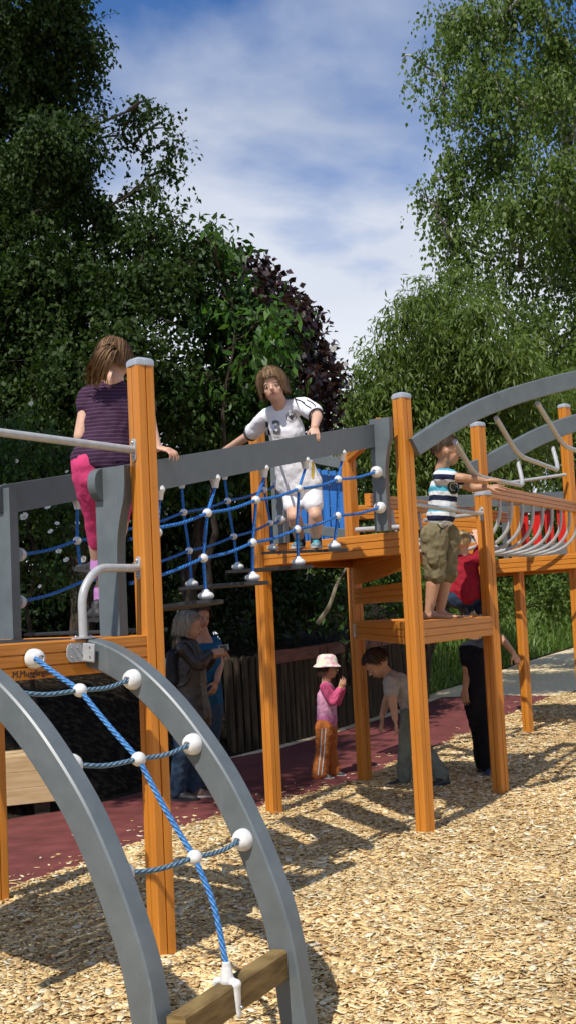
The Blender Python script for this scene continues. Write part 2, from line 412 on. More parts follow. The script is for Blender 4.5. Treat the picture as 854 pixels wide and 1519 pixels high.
# ================================================================ THE GROUND
M['soil'] = noisy('dark_soil', (0.010, 0.008, 0.005), (0.045, 0.034, 0.020), (3, 3, 3), 10, 0.95, 0.8, 0.1, bscale=(14, 14, 14), bdist=0.05)
M['rubber'] = noisy('red_rubber_surface', (0.115, 0.032, 0.029), (0.195, 0.056, 0.050), (5, 5, 5), 9, 0.8, 0.35, 0.25, 0.3, 0.72, c3=(0.150, 0.041, 0.037), bscale=(90, 90, 90), bdist=0.004)
M['gravel'] = noisy('pale_gravel', (0.62, 0.48, 0.28), (0.86, 0.71, 0.47), (30, 30, 30), 8, 0.95, 0.7, 0.2, bscale=(40, 40, 40), bdist=0.02)
M['chipbed'] = noisy('wood_chip_bed', (0.42, 0.26, 0.10), (0.72, 0.52, 0.26), (28, 28, 28), 6, 0.9, 1.0, 0.15, 0.35, 0.65, c3=(0.58, 0.39, 0.17), bscale=(45, 45, 45), bdist=0.03)
wear(M['rubber'], 0.70, 0.78, (1.6, 1.6, 1.6), (9, 9, 9))
def sheet(name, outline, mat, dz, sub=0.5, bumpf=None, kind='structure'):
    """a flat outline in plan, cut into strips so that it follows the ground"""
    bm = bmesh.new(); vs = [bm.verts.new((p[0], p[1], 0)) for p in outline]; bm.faces.new(vs)
    ys = [v.co.y for v in vs]; xs = [v.co.x for v in vs]
    y = min(ys)
    while y < max(ys):
        y += sub; bmesh.ops.bisect_plane(bm, geom=bm.verts[:]+bm.edges[:]+bm.faces[:], plane_co=(0, y, 0), plane_no=(0, 1, 0))
        if y > 20: sub = 4
    if bumpf:
        x = min(xs)
        while x < max(xs):
            x += sub; bmesh.ops.bisect_plane(bm, geom=bm.verts[:]+bm.edges[:]+bm.faces[:], plane_co=(x, 0, 0), plane_no=(1, 0, 0))
    for v in bm.verts: v.co.z = gz(v.co.y)+dz+(bumpf(v.co.x, v.co.y) if bumpf else 0)
    bmesh.ops.recalc_face_normals(bm, faces=bm.faces)
    me = bpy.data.meshes.new(name); bm.to_mesh(me); bm.free()
    if me.polygons[0].normal.z < 0: me.flip_normals()
    if bumpf: me.polygons.foreach_set('use_smooth', [True]*len(me.polygons))
    me.materials.append(mat); o = bpy.data.objects.new(name, me); col.objects.link(o); o['kind'] = kind
    return o
sheet('ground', [(-120, -20), (120, -20), (120, 32), (-120, 32)], M['soil'], 0)
def PX(pts): return [G(*p) for p in pts]
red_pts = [(-260, 1420), (0, 1332), (60, 1312), (130, 1288), (190, 1262), (255, 1240), (330, 1216), (400, 1196), (470, 1180), (535, 1160), (575, 1140), (625, 1122), (680, 1098), (735, 1074), (790, 1050), (832, 1033),
           (745, 1032), (655, 1035), (600, 1056), (530, 1078), (410, 1113), (330, 1128), (225, 1172), (120, 1200), (-40, 1225), (-330, 1262)]
sheet('rubber_surface', PX(red_pts), M['rubber'], 0.008)
gr_pts = [(330, 1127), (410, 1106), (530, 1072), (600, 1046), (640, 1028), (700, 1012), (760, 988), (854, 960), (1000, 925), (1300, 905), (1300, 985), (1000, 1000), (860, 1022), (832, 1032), (800, 1060), (700, 1080), (600, 1075), (500, 1100), (410, 1118)]
sheet('gravel_path', PX(gr_pts), M['gravel'], 0.004)
def chipedge(n=3):
    e = [(832, 1031), (790, 1049), (735, 1072), (680, 1096), (625, 1121), (575, 1138), (535, 1159), (470, 1179), (400, 1195), (330, 1215), (255, 1239), (190, 1261), (130, 1287), (60, 1311), (0, 1331), (-260, 1419)]
    o = []
    for i in range(len(e)-1):
        for k in range(4):
            t = k/4; o.append((e[i][0]*(1-t)+e[i+1][0]*t+random.uniform(-4, 4), e[i][1]*(1-t)+e[i+1][1]*t+random.uniform(-1.6, 1.6)))
    return o
ce = PX(chipedge())
chips_out = [tuple(p[:2]) for p in ce]+[(-6, 3.2), (-6, -3), (8, -3), (16, 8), (18, 20)]
def und(x, y): return 0.018*noise.noise(V(x*0.9, y*0.9, 0))+0.010*noise.noise(V(x*3, y*3, 2))+0.012
sheet('chip_bed', chips_out, M['chipbed'], 0.010, 0.12 if False else 0.25, und)
# loose chips: thin bent slivers of wood, lying any way up
def inpoly(x, y, poly):
    c = np.zeros(len(x), bool); n = len(poly); j = n-1
    for i in range(n):
        xi, yi = poly[i]; xj, yj = poly[j]
        if yi != yj:
            k = ((yi > y) != (yj > y)) & (x < (xj-xi)*(y-yi)/(yj-yi)+xi); c ^= k
        j = i
    return c
def make_chips():
    N = 210000
    y = 3.9+rng.random(N)**1.55*13.5; x = (rng.random(N)*2-1)*(0.30*y+0.35)
    k = inpoly(x, y, chips_out); x, y = x[k], y[k]
    # a few strays on the red surface near the edge
    ns = 380; i = rng.integers(0, len(ce), ns); ex = np.array([ce[a].x for a in i])+rng.normal(0, 0.22, ns); ey = np.array([ce[a].y for a in i])+np.abs(rng.normal(0, 0.22, ns))
    stray = np.r_[np.zeros(len(x), bool), np.ones(ns, bool)]
    x = np.r_[x, ex]; y = np.r_[y, ey]; N = len(x)
    L = np.exp(rng.normal(np.log(0.028), 0.50, N)).clip(0.008, 0.10)*(0.9+0.035*y); W = L*rng.uniform(0.16, 0.62, N); W = W.clip(0.005, 0.032); T = rng.uniform(0.0012, 0.004, N)
    z = np.array([gz(b)+und(a, b) for a, b in zip(x, y)])+0.011+rng.random(N)*0.012
    z[stray] = np.array([gz(b) for b in y[stray]])+0.012
    yaw = rng.random(N)*6.283; pit = rng.normal(0, 0.15, N); rol = rng.normal(0, 0.21, N)
    pit[stray] *= 0.2; rol[stray] *= 0.2
    cy, sy = np.cos(yaw), np.sin(yaw); cp, sp = np.cos(pit), np.sin(pit); cr, sr = np.cos(rol), np.sin(rol)
    ux = np.stack([cy*cp, sy*cp, sp], 1); s0 = np.stack([-sy, cy, np.zeros(N)], 1); n0 = np.cross(ux, s0)
    s = s0*cr[:, None]+n0*sr[:, None]; n = np.cross(ux, s)
    c = np.stack([x, y, z], 1)
    tap = rng.uniform(0.25, 1.0, N)[:, None]; sk = rng.uniform(-0.5, 0.5, N)[:, None]; bend = rng.normal(0, 0.12, N)[:, None]
    Lh, Wh, Th = L[:, None]/2, W[:, None]/2, T[:, None]/2
    vs = []
    for q, tp in ((-1, tap), (0, 1.0), (1, rng.uniform(0.2, 1.0, N)[:, None])):
        for ws in (-1, 1):
            for ts in (-1, 1):
                vs.append(c+ux*Lh*q+s*(Wh*ws*tp+Wh*sk*q)+n*(Th*ts+bend*Lh*abs(q)))
    vs = np.stack(vs, 1).reshape(-1, 3)  # 12 per chip : q,ws,ts
    def id(q, w_, t): return q*4+w_*2+t
    qd = []
    for q in (0, 1):
        qd += [(id(q, 0, 1), id(q, 1, 1), id(q+1, 1, 1), id(q+1, 0, 1)), (id(q, 0, 0), id(q+1, 0, 0), id(q+1, 1, 0), id(q, 1, 0)),
               (id(q, 0, 0), id(q, 0, 1), id(q+1, 0, 1), id(q+1, 0, 0)), (id(q, 1, 0), id(q+1, 1, 0), id(q+1, 1, 1), id(q, 1, 1))]
    qd += [(0, 2, 3, 1), (8, 9, 11, 10)]
    qd = np.array(qd); Q = (np.arange(N)[:, None, None]*12+qd[None]).reshape(-1, 4)
    rn = np.repeat(rng.random(N), len(qd))
    m = newmat('fresh_wood_chip', (0.5, 0.35, 0.18), 0.75, 0.25); nn, l = m.node_tree.nodes, m.node_tree.links
    at = nn.new('ShaderNodeAttribute'); at.attribute_name = 'rnd'; r = nn.new('ShaderNodeValToRGB'); l.new(at.outputs['Fac'], r.inputs[0])
    e = r.color_ramp.elements; e[0].position = 0; e[0].color = (0.34, 0.18, 0.07, 1); e[1].position = 1; e[1].color = (0.90, 0.82, 0.60, 1)
    for p_, c_ in ((0.08, (0.52, 0.33, 0.14)), (0.35, (0.76, 0.53, 0.24)), (0.75, (0.85, 0.66, 0.345))):
        a = e.new(p_); a.color = (*c_, 1)
    t = nn.new('ShaderNodeTexCoord'); zz = nn.new('ShaderNodeTexNoise'); zz.inputs['Scale'].default_value = 120; l.new(t.outputs['Object'], zz.inputs['Vector'])
    big = nn.new('ShaderNodeTexNoise'); big.inputs['Scale'].default_value = 1.3; big.inputs['Detail'].default_value = 5; l.new(t.outputs['Object'], big.inputs['Vector'])
    mr = nn.new('ShaderNodeMapRange'); mr.inputs['From Min'].default_value = 0.3; mr.inputs['From Max'].default_value = 0.7; mr.inputs['To Min'].default_value = 0.78; mr.inputs['To Max'].default_value = 1.1; l.new(zz.outputs['Fac'], mr.inputs['Value'])
    m2 = nn.new('ShaderNodeMapRange'); m2.inputs['From Min'].default_value = 0.35; m2.inputs['From Max'].default_value = 0.65; m2.inputs['To Min'].default_value = 0.80; m2.inputs['To Max'].default_value = 1.06; l.new(big.outputs['Fac'], m2.inputs['Value'])
    mm = nn.new('ShaderNodeMath'); mm.operation = 'MULTIPLY'; l.new(mr.outputs[0], mm.inputs[0]); l.new(m2.outputs[0], mm.inputs[1])
    mu = nn.new('ShaderNodeMix'); mu.data_type = 'RGBA'; mu.blend_type = 'MULTIPLY'; mu.inputs[0].default_value = 1
    l.new(r.outputs[0], mu.inputs[6]); l.new(mm.outputs[0], mu.inputs[7]); l.new(mu.outputs[2], nn['Principled BSDF'].inputs['Base Color'])
    o = fastmesh('wood_chips', vs, Q, m, None, rn)
    tag(o, 'loose pale wood chips spread under the climbing frame', 'wood chips', kind='stuff')
make_chips()

# the dark bank behind the palisade on the left and the grass bank on the right
pal = [G(p, q) for p, q in ((345, 1117), (410, 1106), (470, 1090), (530, 1071), (602, 1048), (625, 1038))]
def bank(name, foot, mat, prof, back, nz_=0.12, dz=0.0):
    bm = bmesh.new(); rows = []
    n = len(foot)
    for t, h in prof:
        row = []
        for i, p in enumerate(foot):
            d = Vector(back[i] if isinstance(back, list) else back); q = Vector((p[0], p[1], 0))+Vector((d[0], d[1], 0))*t
            z = gz(p[1])+dz+h+(noise.noise(q*0.8)*nz_+noise.noise(q*3)*nz_*0.3 if h > 0.05 else 0)
            row.append(bm.verts.new((q.x, q.y, z)))
        rows.append(row)
    for a in range(len(rows)-1):
        for i in range(n-1): bm.faces.new((rows[a][i], rows[a][i+1], rows[a+1][i+1], rows[a+1][i]))
    bmesh.ops.subdivide_edges(bm, edges=bm.edges[:], cuts=2, use_grid_fill=True)
    for v in bm.verts: v.co.z += 0.03*noise.noise(v.co*4)
    bmesh.ops.recalc_face_normals(bm, faces=bm.faces)
    me = bpy.data.meshes.new(name); bm.to_mesh(me); bm.free(); me.polygons.foreach_set('use_smooth', [True]*len(me.polygons))
    if sum(p.normal.z for p in me.polygons) < 0: me.flip_normals()
    me.materials.append(mat); o = bpy.data.objects.new(name, me); col.objects.link(o); o['kind'] = 'structure'; return o
def resample(pts, n):
    pts = [Vector((p[0], p[1], 0)) for p in pts]; L = [0]
    for a, b in zip(pts, pts[1:]): L.append(L[-1]+(b-a).length)
    o = []
    for k in range(n):
        s = L[-1]*k/(n-1); i = min(max(0, next((j for j in range(len(L)) if L[j] >= s), len(L)-1)-1), len(pts)-2)
        o.append(pts[i].lerp(pts[i+1], (s-L[i])/max(1e-6, L[i+1]-L[i])))
    return o
M['litter'] = noisy('leaf_litter', (0.008, 0.006, 0.004), (0.07, 0.052, 0.03), (16, 16, 16), 12, 0.95, 0.6, 0.1, 0.45, 0.85, bscale=(22, 22, 22), bdist=0.06)
lf = resample([(-40, 7.2), (-9, 8.6), G(-60, 1232), G(100, 1200), G(225, 1168), G(330, 1124), G(352, 1117)], 34)
bank('slope', lf, M['litter'], [(0, -0.02), (0.35, 0.15), (1.0, 0.45), (2.0, 0.85), (4, 1.3), (8, 1.9), (18, 2.6)], (-0.12, 1.0))
pf = resample(pal, 20)
bank('terrace', [p+Vector((0, 0.12, 0)) for p in pf], M['litter'], [(0, 0.0), (0.02, 0.90), (0.8, 1.05), (2.5, 1.35), (6, 1.8), (16, 2.6)], (-0.12, 1.0))
M['grassbase'] = noisy('grass_ground', (0.03, 0.05, 0.012), (0.07, 0.10, 0.03), (6, 6, 6), 8, 0.95, 0.8, 0.1, bscale=(20, 20, 20), bdist=0.05)
gf = resample([G(612, 1042), G(645, 1026), G(700, 1010), G(760, 985), G(854, 958), G(1000, 925), (60, 40)], 40)
bank('hillside', gf, M['grassbase'], [(0, 0.0), (0.6, 0.30), (2, 0.75), (5, 1.5), (10, 2.3), (30, 4)], (-0.15, 1.0))
# long grass
def make_grass():
    N = 46000
    i = rng.random(N)*(len(gf)-1.001); k = i.astype(int); f = i-k; P = np.array([[p.x, p.y] for p in gf]); p = P[k]*(1-f)[:, None]+P[k+1]*f[:, None]
    t = rng.random(N)**1.6*8
    x = p[:, 0]-0.15*t; y = p[:, 1]+t
    k = (x/y > 0.085) & (x/y < 0.30) & (y < 40); x, y, t, p = x[k], y[k], t[k], p[k]; N = len(x)
    h = np.interp(t, [0, 0.6, 2, 5, 10], [0, 0.30, 0.75, 1.5, 2.3]); z = 0.022*np.maximum(0, p[:, 1]-9)+h-0.02
    H = rng.uniform(0.18, 0.55, N)*np.clip(0.35+t, 0, 1); W = rng.uniform(0.008, 0.018, N)
    a = rng.random(N)*6.283; l = np.stack([np.cos(a), np.sin(a), np.zeros(N)], 1)*(rng.random(N)*0.28)[:, None]
    b = a+rng.normal(0, 0.5, N)+1.57; s = np.stack([np.cos(b), np.sin(b), np.zeros(N)], 1)*W[:, None]
    c = np.stack([x, y, z], 1); up = np.stack([np.zeros(N), np.zeros(N), H], 1)
    m1 = c+up*0.55+l*0.3; tp = c+up*0.95+l
    vs = np.stack([c-s, c+s, m1+s*0.8, m1-s*0.8, tp+s*0.15, tp-s*0.15], 1).reshape(-1, 3)
    Q = (np.arange(N)[:, None, None]*6+np.array([[0, 1, 2, 3], [3, 2, 4, 5]])[None]).reshape(-1, 4)
    m = leafmat('long_grass', (0.06, 0.12, 0.016), (0.14, 0.22, 0.04), (0.22, 0.26, 0.08), 0.3, 0.5)
    tag(fastmesh('long_grass', vs, Q, m, None, np.repeat(rng.random(N), 2)), 'long green grass growing up the bank beside the gravel path', 'grass', kind='stuff')
make_grass()

# ================================================================ LOG PALISADE
M['log'] = noisy('dark_weathered_log', (0.018, 0.014, 0.009), (0.085, 0.062, 0.036), (22, 22, 2.2), 7, 0.85, 0.6, 0.2, 0.32, 0.72)
M['railred'] = noisy('red_brown_rail', (0.055, 0.012, 0.008), (0.13, 0.032, 0.018), (5, 5, 30), 6, 0.6, 0.3, 0.35)
pw = thing('log_palisade', 'dark palisade of upright logs with a red-brown top rail, holding back the soil', 'palisade', pf[0])
mb = MB(); L = 0; pp = resample(pal, 400); last = None; heights = []
for p in pp:
    if last is not None and (p-last).length < 0.098: continue
    last = p; r = random.uniform(0.044, 0.052); z0 = gz(p.y)-0.1; z1 = gz(p.y)+0.97+random.uniform(-0.02, 0.02)
    a = random.uniform(-0.012, 0.012)
    mb.cap(V(p.x, p.y, z0), V(p.x+a, p.y, z1-0.02), r, r*0.96, V(1, 0, 0), n=10)
mb.build('log_wall', M['log'], pw)
rr = MB(); rl = [V(p.x, p.y-0.055, gz(p.y)+0.93) for p in resample([G(408, 1106.5), G(470, 1090), G(530, 1071), G(602, 1048), G(625, 1038)], 12)]
rr.sweep(rl, rect(0.05, 0.14, 0.006), V(0.8, -0.6, 0)); rr.build('top_rail', M['railred'], pw)
for q in range(14):
    bl = MB()
    p = rl[0].lerp(rl[4], q/13) if q < 7 else rl[4].lerp(rl[-1], (q-7)/6)
    bl.ell(p+V(0, -0.035, 0.02), 0.011, nu=8, nv=5); bl.build('rail_bolt', M['bolt'], pw)

# ================================================================ TIMBER BENCH (left)
M['pine'] = noisy('pale_planed_timber', (0.46, 0.31, 0.15), (0.58, 0.42, 0.23), (4, 4, 26), 6, 0.6, 0.25, 0.3)
M['pined'] = noisy('dark_underframe', (0.03, 0.022, 0.014), (0.06, 0.045, 0.03), (9, 9, 9), 5, 0.8, 0.3)
bA = U(86, 1192, 9.75); bz = gz(9)+0.0
bd = V(-0.93, -0.37, 0).normalized(); bn = V(0.37, -0.93, 0).normalized()
bA = V(bA.x, bA.y, 0); bB = bA+bd*1.9
bench = thing('timber_bench', 'pale solid timber bench on dark skids at the edge of the red surface', 'bench', V(bA.x, bA.y, 0))
for q in range(3):
    m = MB(); m.bar(bA-bn*(0.0)+V(0, 0, 0.17+q*0.125), bB+V(0, 0, 0.17+q*0.125), 0.08, 0.124, c=0.003); m.build('front_plank', M['pine'], bench)
for q in range(4):
    m = MB(); m.bar(bA-bn*(0.095+q*0.125)+V(0, 0, 0.455), bB-bn*(0.095+q*0.125)+V(0, 0, 0.455), 0.121, 0.045, c=0.005); m.build('seat_plank', M['pine'], bench)
for q in (0.12, 0.9, 1.7):
    m = MB(); m.bar(bA+bd*q-bn*0.0+V(0, 0, 0.055), bA+bd*q-bn*0.5+V(0, 0, 0.055), 0.12, 0.10); m.build('skid', M['pined'], bench)

# ================================================================ THE CLIMBING FRAME
cf = thing('climbing_frame', 'orange timber and grey climbing frame with arched ladder, rope bridge, decks and monkey bars', 'climbing frame', (0.3, 7.9, 0))
def prt(name, mb, mat, parent=None, label=None, **k):
    o = mb.build(name, mat, parent or cf, **k)
    if label: o['label'] = label
    return o
def post(name_xy, ztop, rot=40, s=0.095, z0=None, cap=True):
    x, y = name_xy[0], name_xy[1]; z0 = gz(y)-0.05 if z0 is None else z0
    a = R(rot); sd = V(math.cos(a), math.sin(a), 0)
    m = MB(); m.sweep([V(x, y, z0), V(x, y, ztop)], postprof(s), sd)
    p = prt('post', m, M['wood_v'])
    if cap:
        c = MB(); up = V(0, 0, 1); f = sd.cross(up); h = s/2+0.004; k = 0
        rings = [(h, -0.012), (h, 0.012), (h*0.86, 0.022), (h*0.5, 0.029), (0.004, 0.032)]; vs = []; fs = []
        for r_, z_ in rings:
            for q in range(16):
                t = 2*math.pi*q/16; cx_, cy_ = math.cos(t), math.sin(t)
                w_ = 1/max(abs(cx_), abs(cy_)); w_ = min(w_, 1.28)
                vs.append(V(x, y, ztop+z_)+sd*(r_*cx_*w_)+f*(r_*cy_*w_))
        for i in range(4):
            for q in range(16): fs.append((i*16+q, i*16+(q+1) % 16, i*16+16+(q+1) % 16, i*16+16+q))
        fs.append(tuple(range(64, 80))); fs.append(tuple(range(16))[::-1])
        c.add(vs, fs); prt('post_cap', c, M['cap'], p, angle=50)
    return p
def xy(px, py, d): p = U(px, py, d); return V(p.x, p.y, 0)
def foot(px, py): g = G(px, py); return V(g.x, g.y, 0)
PL = foot(242, 1422); P1 = foot(407, 1211); P2 = foot(631, 1242); P3 = foot(743, 1181); P4 = foot(541, 1161); P5 = foot(782, 1073)
P6 = xy(739, 1150, 10.15)
def ztop(P, px, py): return U(px, py, P.y).z
zPL = ztop(PL, 202, 541)
post(PL, zPL, 38); post(P1, 2.92, 40); post(P2, ztop(P2, 594, 589), 40); post(P3, ztop(P3, 712, 733), 40); post(P4, ztop(P4, 515, 663), 40)
post(P5, U(766, 850, P5.y).z, 40, cap=False)
post(P6, ztop(P6, 707, 631), 40)
PE = xy(842, 700, 12.4); post(PE, ztop(PE, 842, 603), 40)
PB = foot(-2, 1346); PB = V(PB.x-0.0, PB.y, 0); post(PB, 1.40, 38, cap=False)
ZD1 = 1.440   # top of the left deck
ZD2 = 2.010   # top of the upper deck
ZD3 = 1.400   # top of the low platform
e1 = V(-0.6, -0.8, 0)
# ---- left deck
fb0 = PL+e1*0.03; fb1 = PL+e1*1.5
BH = 0.150
m = MB(); m.sweep([V(fb0.x, fb0.y, ZD1-BH/2), V(fb1.x, fb1.y, ZD1-BH/2)], grooved(0.06, BH), e1.cross(V(0, 0, 1)))
front = prt('deck_beam', m, M['wood_h'], label='front deck beam with black lettering, at the head of the arched ladder')
bk = V(-0.72, 0.69, 0)
db0, db1 = PB, PB+e1*1.4
m = MB(); m.sweep([PB.xy.to_3d()+V(0, 0, ZD1-BH/2), fb1+bk*0.95+V(0, 0, ZD1-BH/2)], grooved(0.06, BH), V(0.8, -0.6, 0)); prt('deck_beam', m, M['wood_h'])
dk = MB(); a0 = PL+e1*0.06+bk*0.04; 
for q in range(11):
    s0 = a0+bk*(0.045+q*0.105); dk.bar(V(s0.x, s0.y, ZD1-0.018), V(*(s0+e1*1.35).xy, ZD1-0.018), 0.098, 0.03, c=0.003)
prt('deck_floor', dk, M['black'])
m = MB(); m.sweep([V(PL.x, PL.y, ZD1-BH/2)+bk*0.05, V(PL.x, PL.y, ZD1-BH/2)+bk*1.2], grooved(0.06, BH), V(0.7, 0.7, 0)); prt('deck_beam', m, M['wood_h'])
# lettering on the beam
def textmesh(s, size, name, mat, parent, origin_, xdir, up, ext=0.0006, bold=0.0):
    cu = bpy.data.curves.new('t', 'FONT'); cu.body = s; cu.size = size; cu.extrude = ext; cu.offset = bold; cu.resolution_u = 4
    ob = bpy.data.objects.new('t', cu); col.objects.link(ob)
    dg = bpy.context.evaluated_depsgraph_get(); dg.update(); me = bpy.data.meshes.new_from_object(ob.evaluated_get(dg)); bpy.data.objects.remove(ob)
    xd = Vector(xdir).normalized(); u = Vector(up); u = (u-xd*u.dot(xd)).normalized(); n = xd.cross(u); o = origin(parent)
    for v in me.vertices: c = v.co.copy(); v.co = Vector(origin_)+xd*c.x+u*c.y+n*c.z-o
    me.materials.clear(); me.materials.append(mat); me.name = name
    r = bpy.data.objects.new(name, me); col.objects.link(r); r.parent = parent; return r
nb = V(0.8, -0.6, 0)*-1
side_n = e1.cross(V(0, 0, 1)).normalized()
if side_n.y > 0: side_n = -side_n
fpl = (fb0+side_n*0.032, fb1+side_n*0.032)
tp = onplane(19, 1003, fpl[0], fpl[1]); textmesh('M.Mugglingen', 0.038, 'lettering', newmat('black_print', (0.012, 0.012, 0.012), 0.6), front, V(tp.x, tp.y, ZD1-BH+0.012)+side_n*0.001, -e1, V(0, 0, 1), bold=0.0)

# ---- arched ladder
def knob(c, n, r, parent=None, mat='white'):
    """bulging rope anchor with a rope mouth and a dark disc for a shaded recess"""
    n = Vector(n).normalized(); s_ = n.cross(V(0, 0, 1)).normalized(); u_ = s_.cross(n)
    m = MB(); k0 = 0; prof = [(1.0, -0.5), (1.02, -0.1), (0.95, 0.3), (0.78, 0.62), (0.5, 0.82), (0.36, 0.86), (0.30, 0.70), (0.0, 0.66)]
    N = 24; vs = []; fs = []
    for a, b in prof:
        for q in range(N):
            t = 2*math.pi*q/N; vs.append(Vector(c)+(s_*math.cos(t)+u_*math.sin(t))*(max(a, 0.004)*r)+n*(b*r))
    for i in range(len(prof)-1):
        for q in range(N): fs.append((i*N+q, i*N+(q+1) % N, (i+1)*N+(q+1) % N, (i+1)*N+q))
    fs.append(tuple(range(N))[::-1]); fs.append(tuple(range((len(prof)-1)*N, len(prof)*N)))
    m.add(vs, fs); kb = prt('rope_knob', m, M[mat], parent, angle=60)
    sc_ = MB(); dd = (n*0.72+(-s_*0.5+u_*0.35)).normalized(); pc = Vector(c)+n*0.1*r+dd*(r*0.80)
    t1 = dd.cross(V(0, 0, 1)).normalized()
    sc_.tube([pc-dd*0.004, pc+dd*(r*0.045)], r*0.23, 12); sc_.build('recess_shade_disc', M['dgrey'], kb)  # dark disc on the surface, its colour standing in for shade inside a recess
    return kb
rdir = V(0.8, -0.6, 0)
def plank_at(px, py, A):   # point on the arch's own vertical plane
    B = A+rdir; return onplane(px, py, A, B)
# right arch: find where its plane meets the beam
q = onplane(131, 955, fb0, fb1); RA = V(q.x, q.y, 0)+side_n*0.03
pr = ray(443, 1519); tgt = pr.x/pr.y
LW = 0.74
LA = RA+e1*LW
RC = [(128, 965), (165, 977), (205, 1002), (250, 1045), (290, 1095), (330, 1155), (362, 1217), (390, 1283), (414, 1352), (430, 1425), (441, 1500)]
rp = [plank_at(a, b, RA) for a, b in RC]; rel = [((p-RA).xy.dot(rdir.xy), p.z) for p in rp]
rel = [(s_, z_) for s_, z_ in rel]
print('ARCH', [(round(a, 2), round(b, 2)) for a, b in rel])
LCt = [(0, 1022), (42, 1052), (84, 1110), (122, 1170), (156, 1238), (178, 1300), (200, 1368), (216, 1430), (228, 1512)]
print('ARCHL', [(round((p-LA).xy.dot(rdir.xy), 2), round(p.z, 2)) for p in [plank_at(a, b, LA) for a, b in LCt]])
ends = rel[-1]; rel2 = rel+[(ends[0]+0.035, ends[1]-0.25), (ends[0]+0.05, ends[1]-0.5)]
def arch(A, pts, name, w_=0.082, t_=0.118):
    P = smoothpath([A+rdir*a+V(0, 0, b) for a, b in pts], 6)
    m = MB(); m.sweep(P, rect(w_, t_, 0.007), e1); return prt(name, m, M['grey'], angle=28), P
ra_o, RP = arch(RA, rel2, 'arched_beam')
la_o, LP = arch(LA, rel2, 'arched_beam')
def rope(pts, r=0.0085, mat='rope', parent=None, n=8, name='rope', sag=None):
    m = MB(); m.tube(smoothpath(pts, 8), r, n, uvl=True); return prt(name, m, M[mat], parent, fix=False)
def ball(c, r=0.026, parent=None, mat='white', name='rope_joint'):
    m = MB(); m.ell(c, (r, r, r*0.95), nu=16, nv=10); return prt(name, m, M[mat], parent, angle=180)
inn = -e1      # from the left arch towards the right one
# rope anchors of the ladder
kb_top = knob(onplane(53, 977, fb0+side_n*0.055, fb1+side_n*0.055), side_n, 0.040)
def arch_side(px, py, A, off):   # a point on a face of the arch
    A2 = A+inn*off; return onplane(px, py, A2, A2+rdir)
rows = [((46, 1017), (119, 1024), (197, 1008)), ((134, 1129), (206, 1126), (286, 1104)), ((211, 1294), (289, 1272), (360, 1246))]
mid_plane = (LA+RA)/2
cen = []
for l_, c_, r_ in rows:
    kr = arch_side(r_[0], r_[1], RA, -0.050); kl = kr+(LA-RA)+inn*0.100
    # the joint hangs halfway
    mp_ = onplane(c_[0], c_[1], mid_plane, mid_plane+rdir)
    cen.append(mp_)
    knob(kl, inn, 0.042); knob(kr, -inn, 0.042)
    ql = kl.lerp(mp_, 0.5)+V(0, 0, -0.012); qr = kr.lerp(mp_, 0.5)+V(0, 0, -0.012)
    rope([kl+inn*0.02, ql, mp_], 0.0092, 'ropeg'); rope([mp_, qr, kr-inn*0.02], 0.0092, 'ropeg')
    ball(mp_, 0.0285)
# timber bar at the foot and the rope clamp on it
barL = onplane(268, 1509, LA+inn*0.0, LA+rdir); barR = onplane(426, 1438, RA, RA+rdir)
bz_ = (barL.z+barR.z)/2
bc0 = V(barL.x, barL.y, bz_-0.01)-inn*0.02; bc1 = V(barR.x, barR.y, bz_)-inn*0.041
m = MB(); m.bar(bc0, bc1, 0.07, 0.105, c=0.008); bar_o = prt('foot_bar', m, M['barwood'], label='weathered timber bar at the foot of the arched ladder')
bmid = onplane(338, 1452, bc0, bc1, 0)
bt = V(*(bc0.lerp(bc1, 0.47)).xy, bz_)
bpt = onplane(338, 1440, bt+V(0, 0, 0), bt+rdir)
tt = (bc1-bc0).normalized(); bn_ = V(tt.y, -tt.x, 0)
cl = onplane(337, 1450, bc0, bc1); cl = V(cl.x, cl.y, bz_+0.055)
m = MB(); m.cap(cl+V(0, 0, 0.0), cl+V(0, 0, 0.035), 0.026, 0.019, n=14); m.tube([cl+V(0, 0, 0.04), cl+V(0, 0, 0.062)], [0.017, 0.015], 14)
m.cap(cl+bn_*0.0-V(0, 0, 0.004), cl+bn_*0.036-V(0, 0, 0.01), 0.019, 0.017); m.cap(cl+bn_*0.036-V(0, 0, 0.012), cl+bn_*0.040-V(0, 0, 0.115), 0.021, 0.012, tt, flat=0.55)
m.cap(cl-bn_*0.0-V(0, 0, 0.004), cl-bn_*0.040-V(0, 0, 0.002), 0.015, 0.010, tt); m.cap(cl-bn_*0.042-V(0, 0, 0.004), cl-bn_*0.042-V(0, 0, 0.10), 0.019, 0.012, tt, flat=0.5)
clamp = prt('rope_clamp', m, M['white'], voxel=0.003, sm=2)
m = MB(); m.ell(cl+bn_*0.052-V(0, 0, 0.085), 0.007, nu=10, nv=6); m.build('screw', M['bolt'], clamp)
pts = [onplane(53, 977, fb0+side_n*0.085, fb1+side_n*0.085)]+cen+[cl+V(0, 0, 0.05)]
for a, b, dz in ((0, 1, -0.003), (1, 2, -0.006), (2, 3, -0.012)):
    rope([pts[a], pts[a].lerp(pts[b], 0.5)+V(0, 0, dz), pts[b]], 0.0105)
q1 = onplane(314, 1350, mid_plane, mid_plane+rdir)
rope([pts[3], pts[3].lerp(pts[4], 0.5)+V(0.012, 0, 0.02), pts[4]], 0.0105)
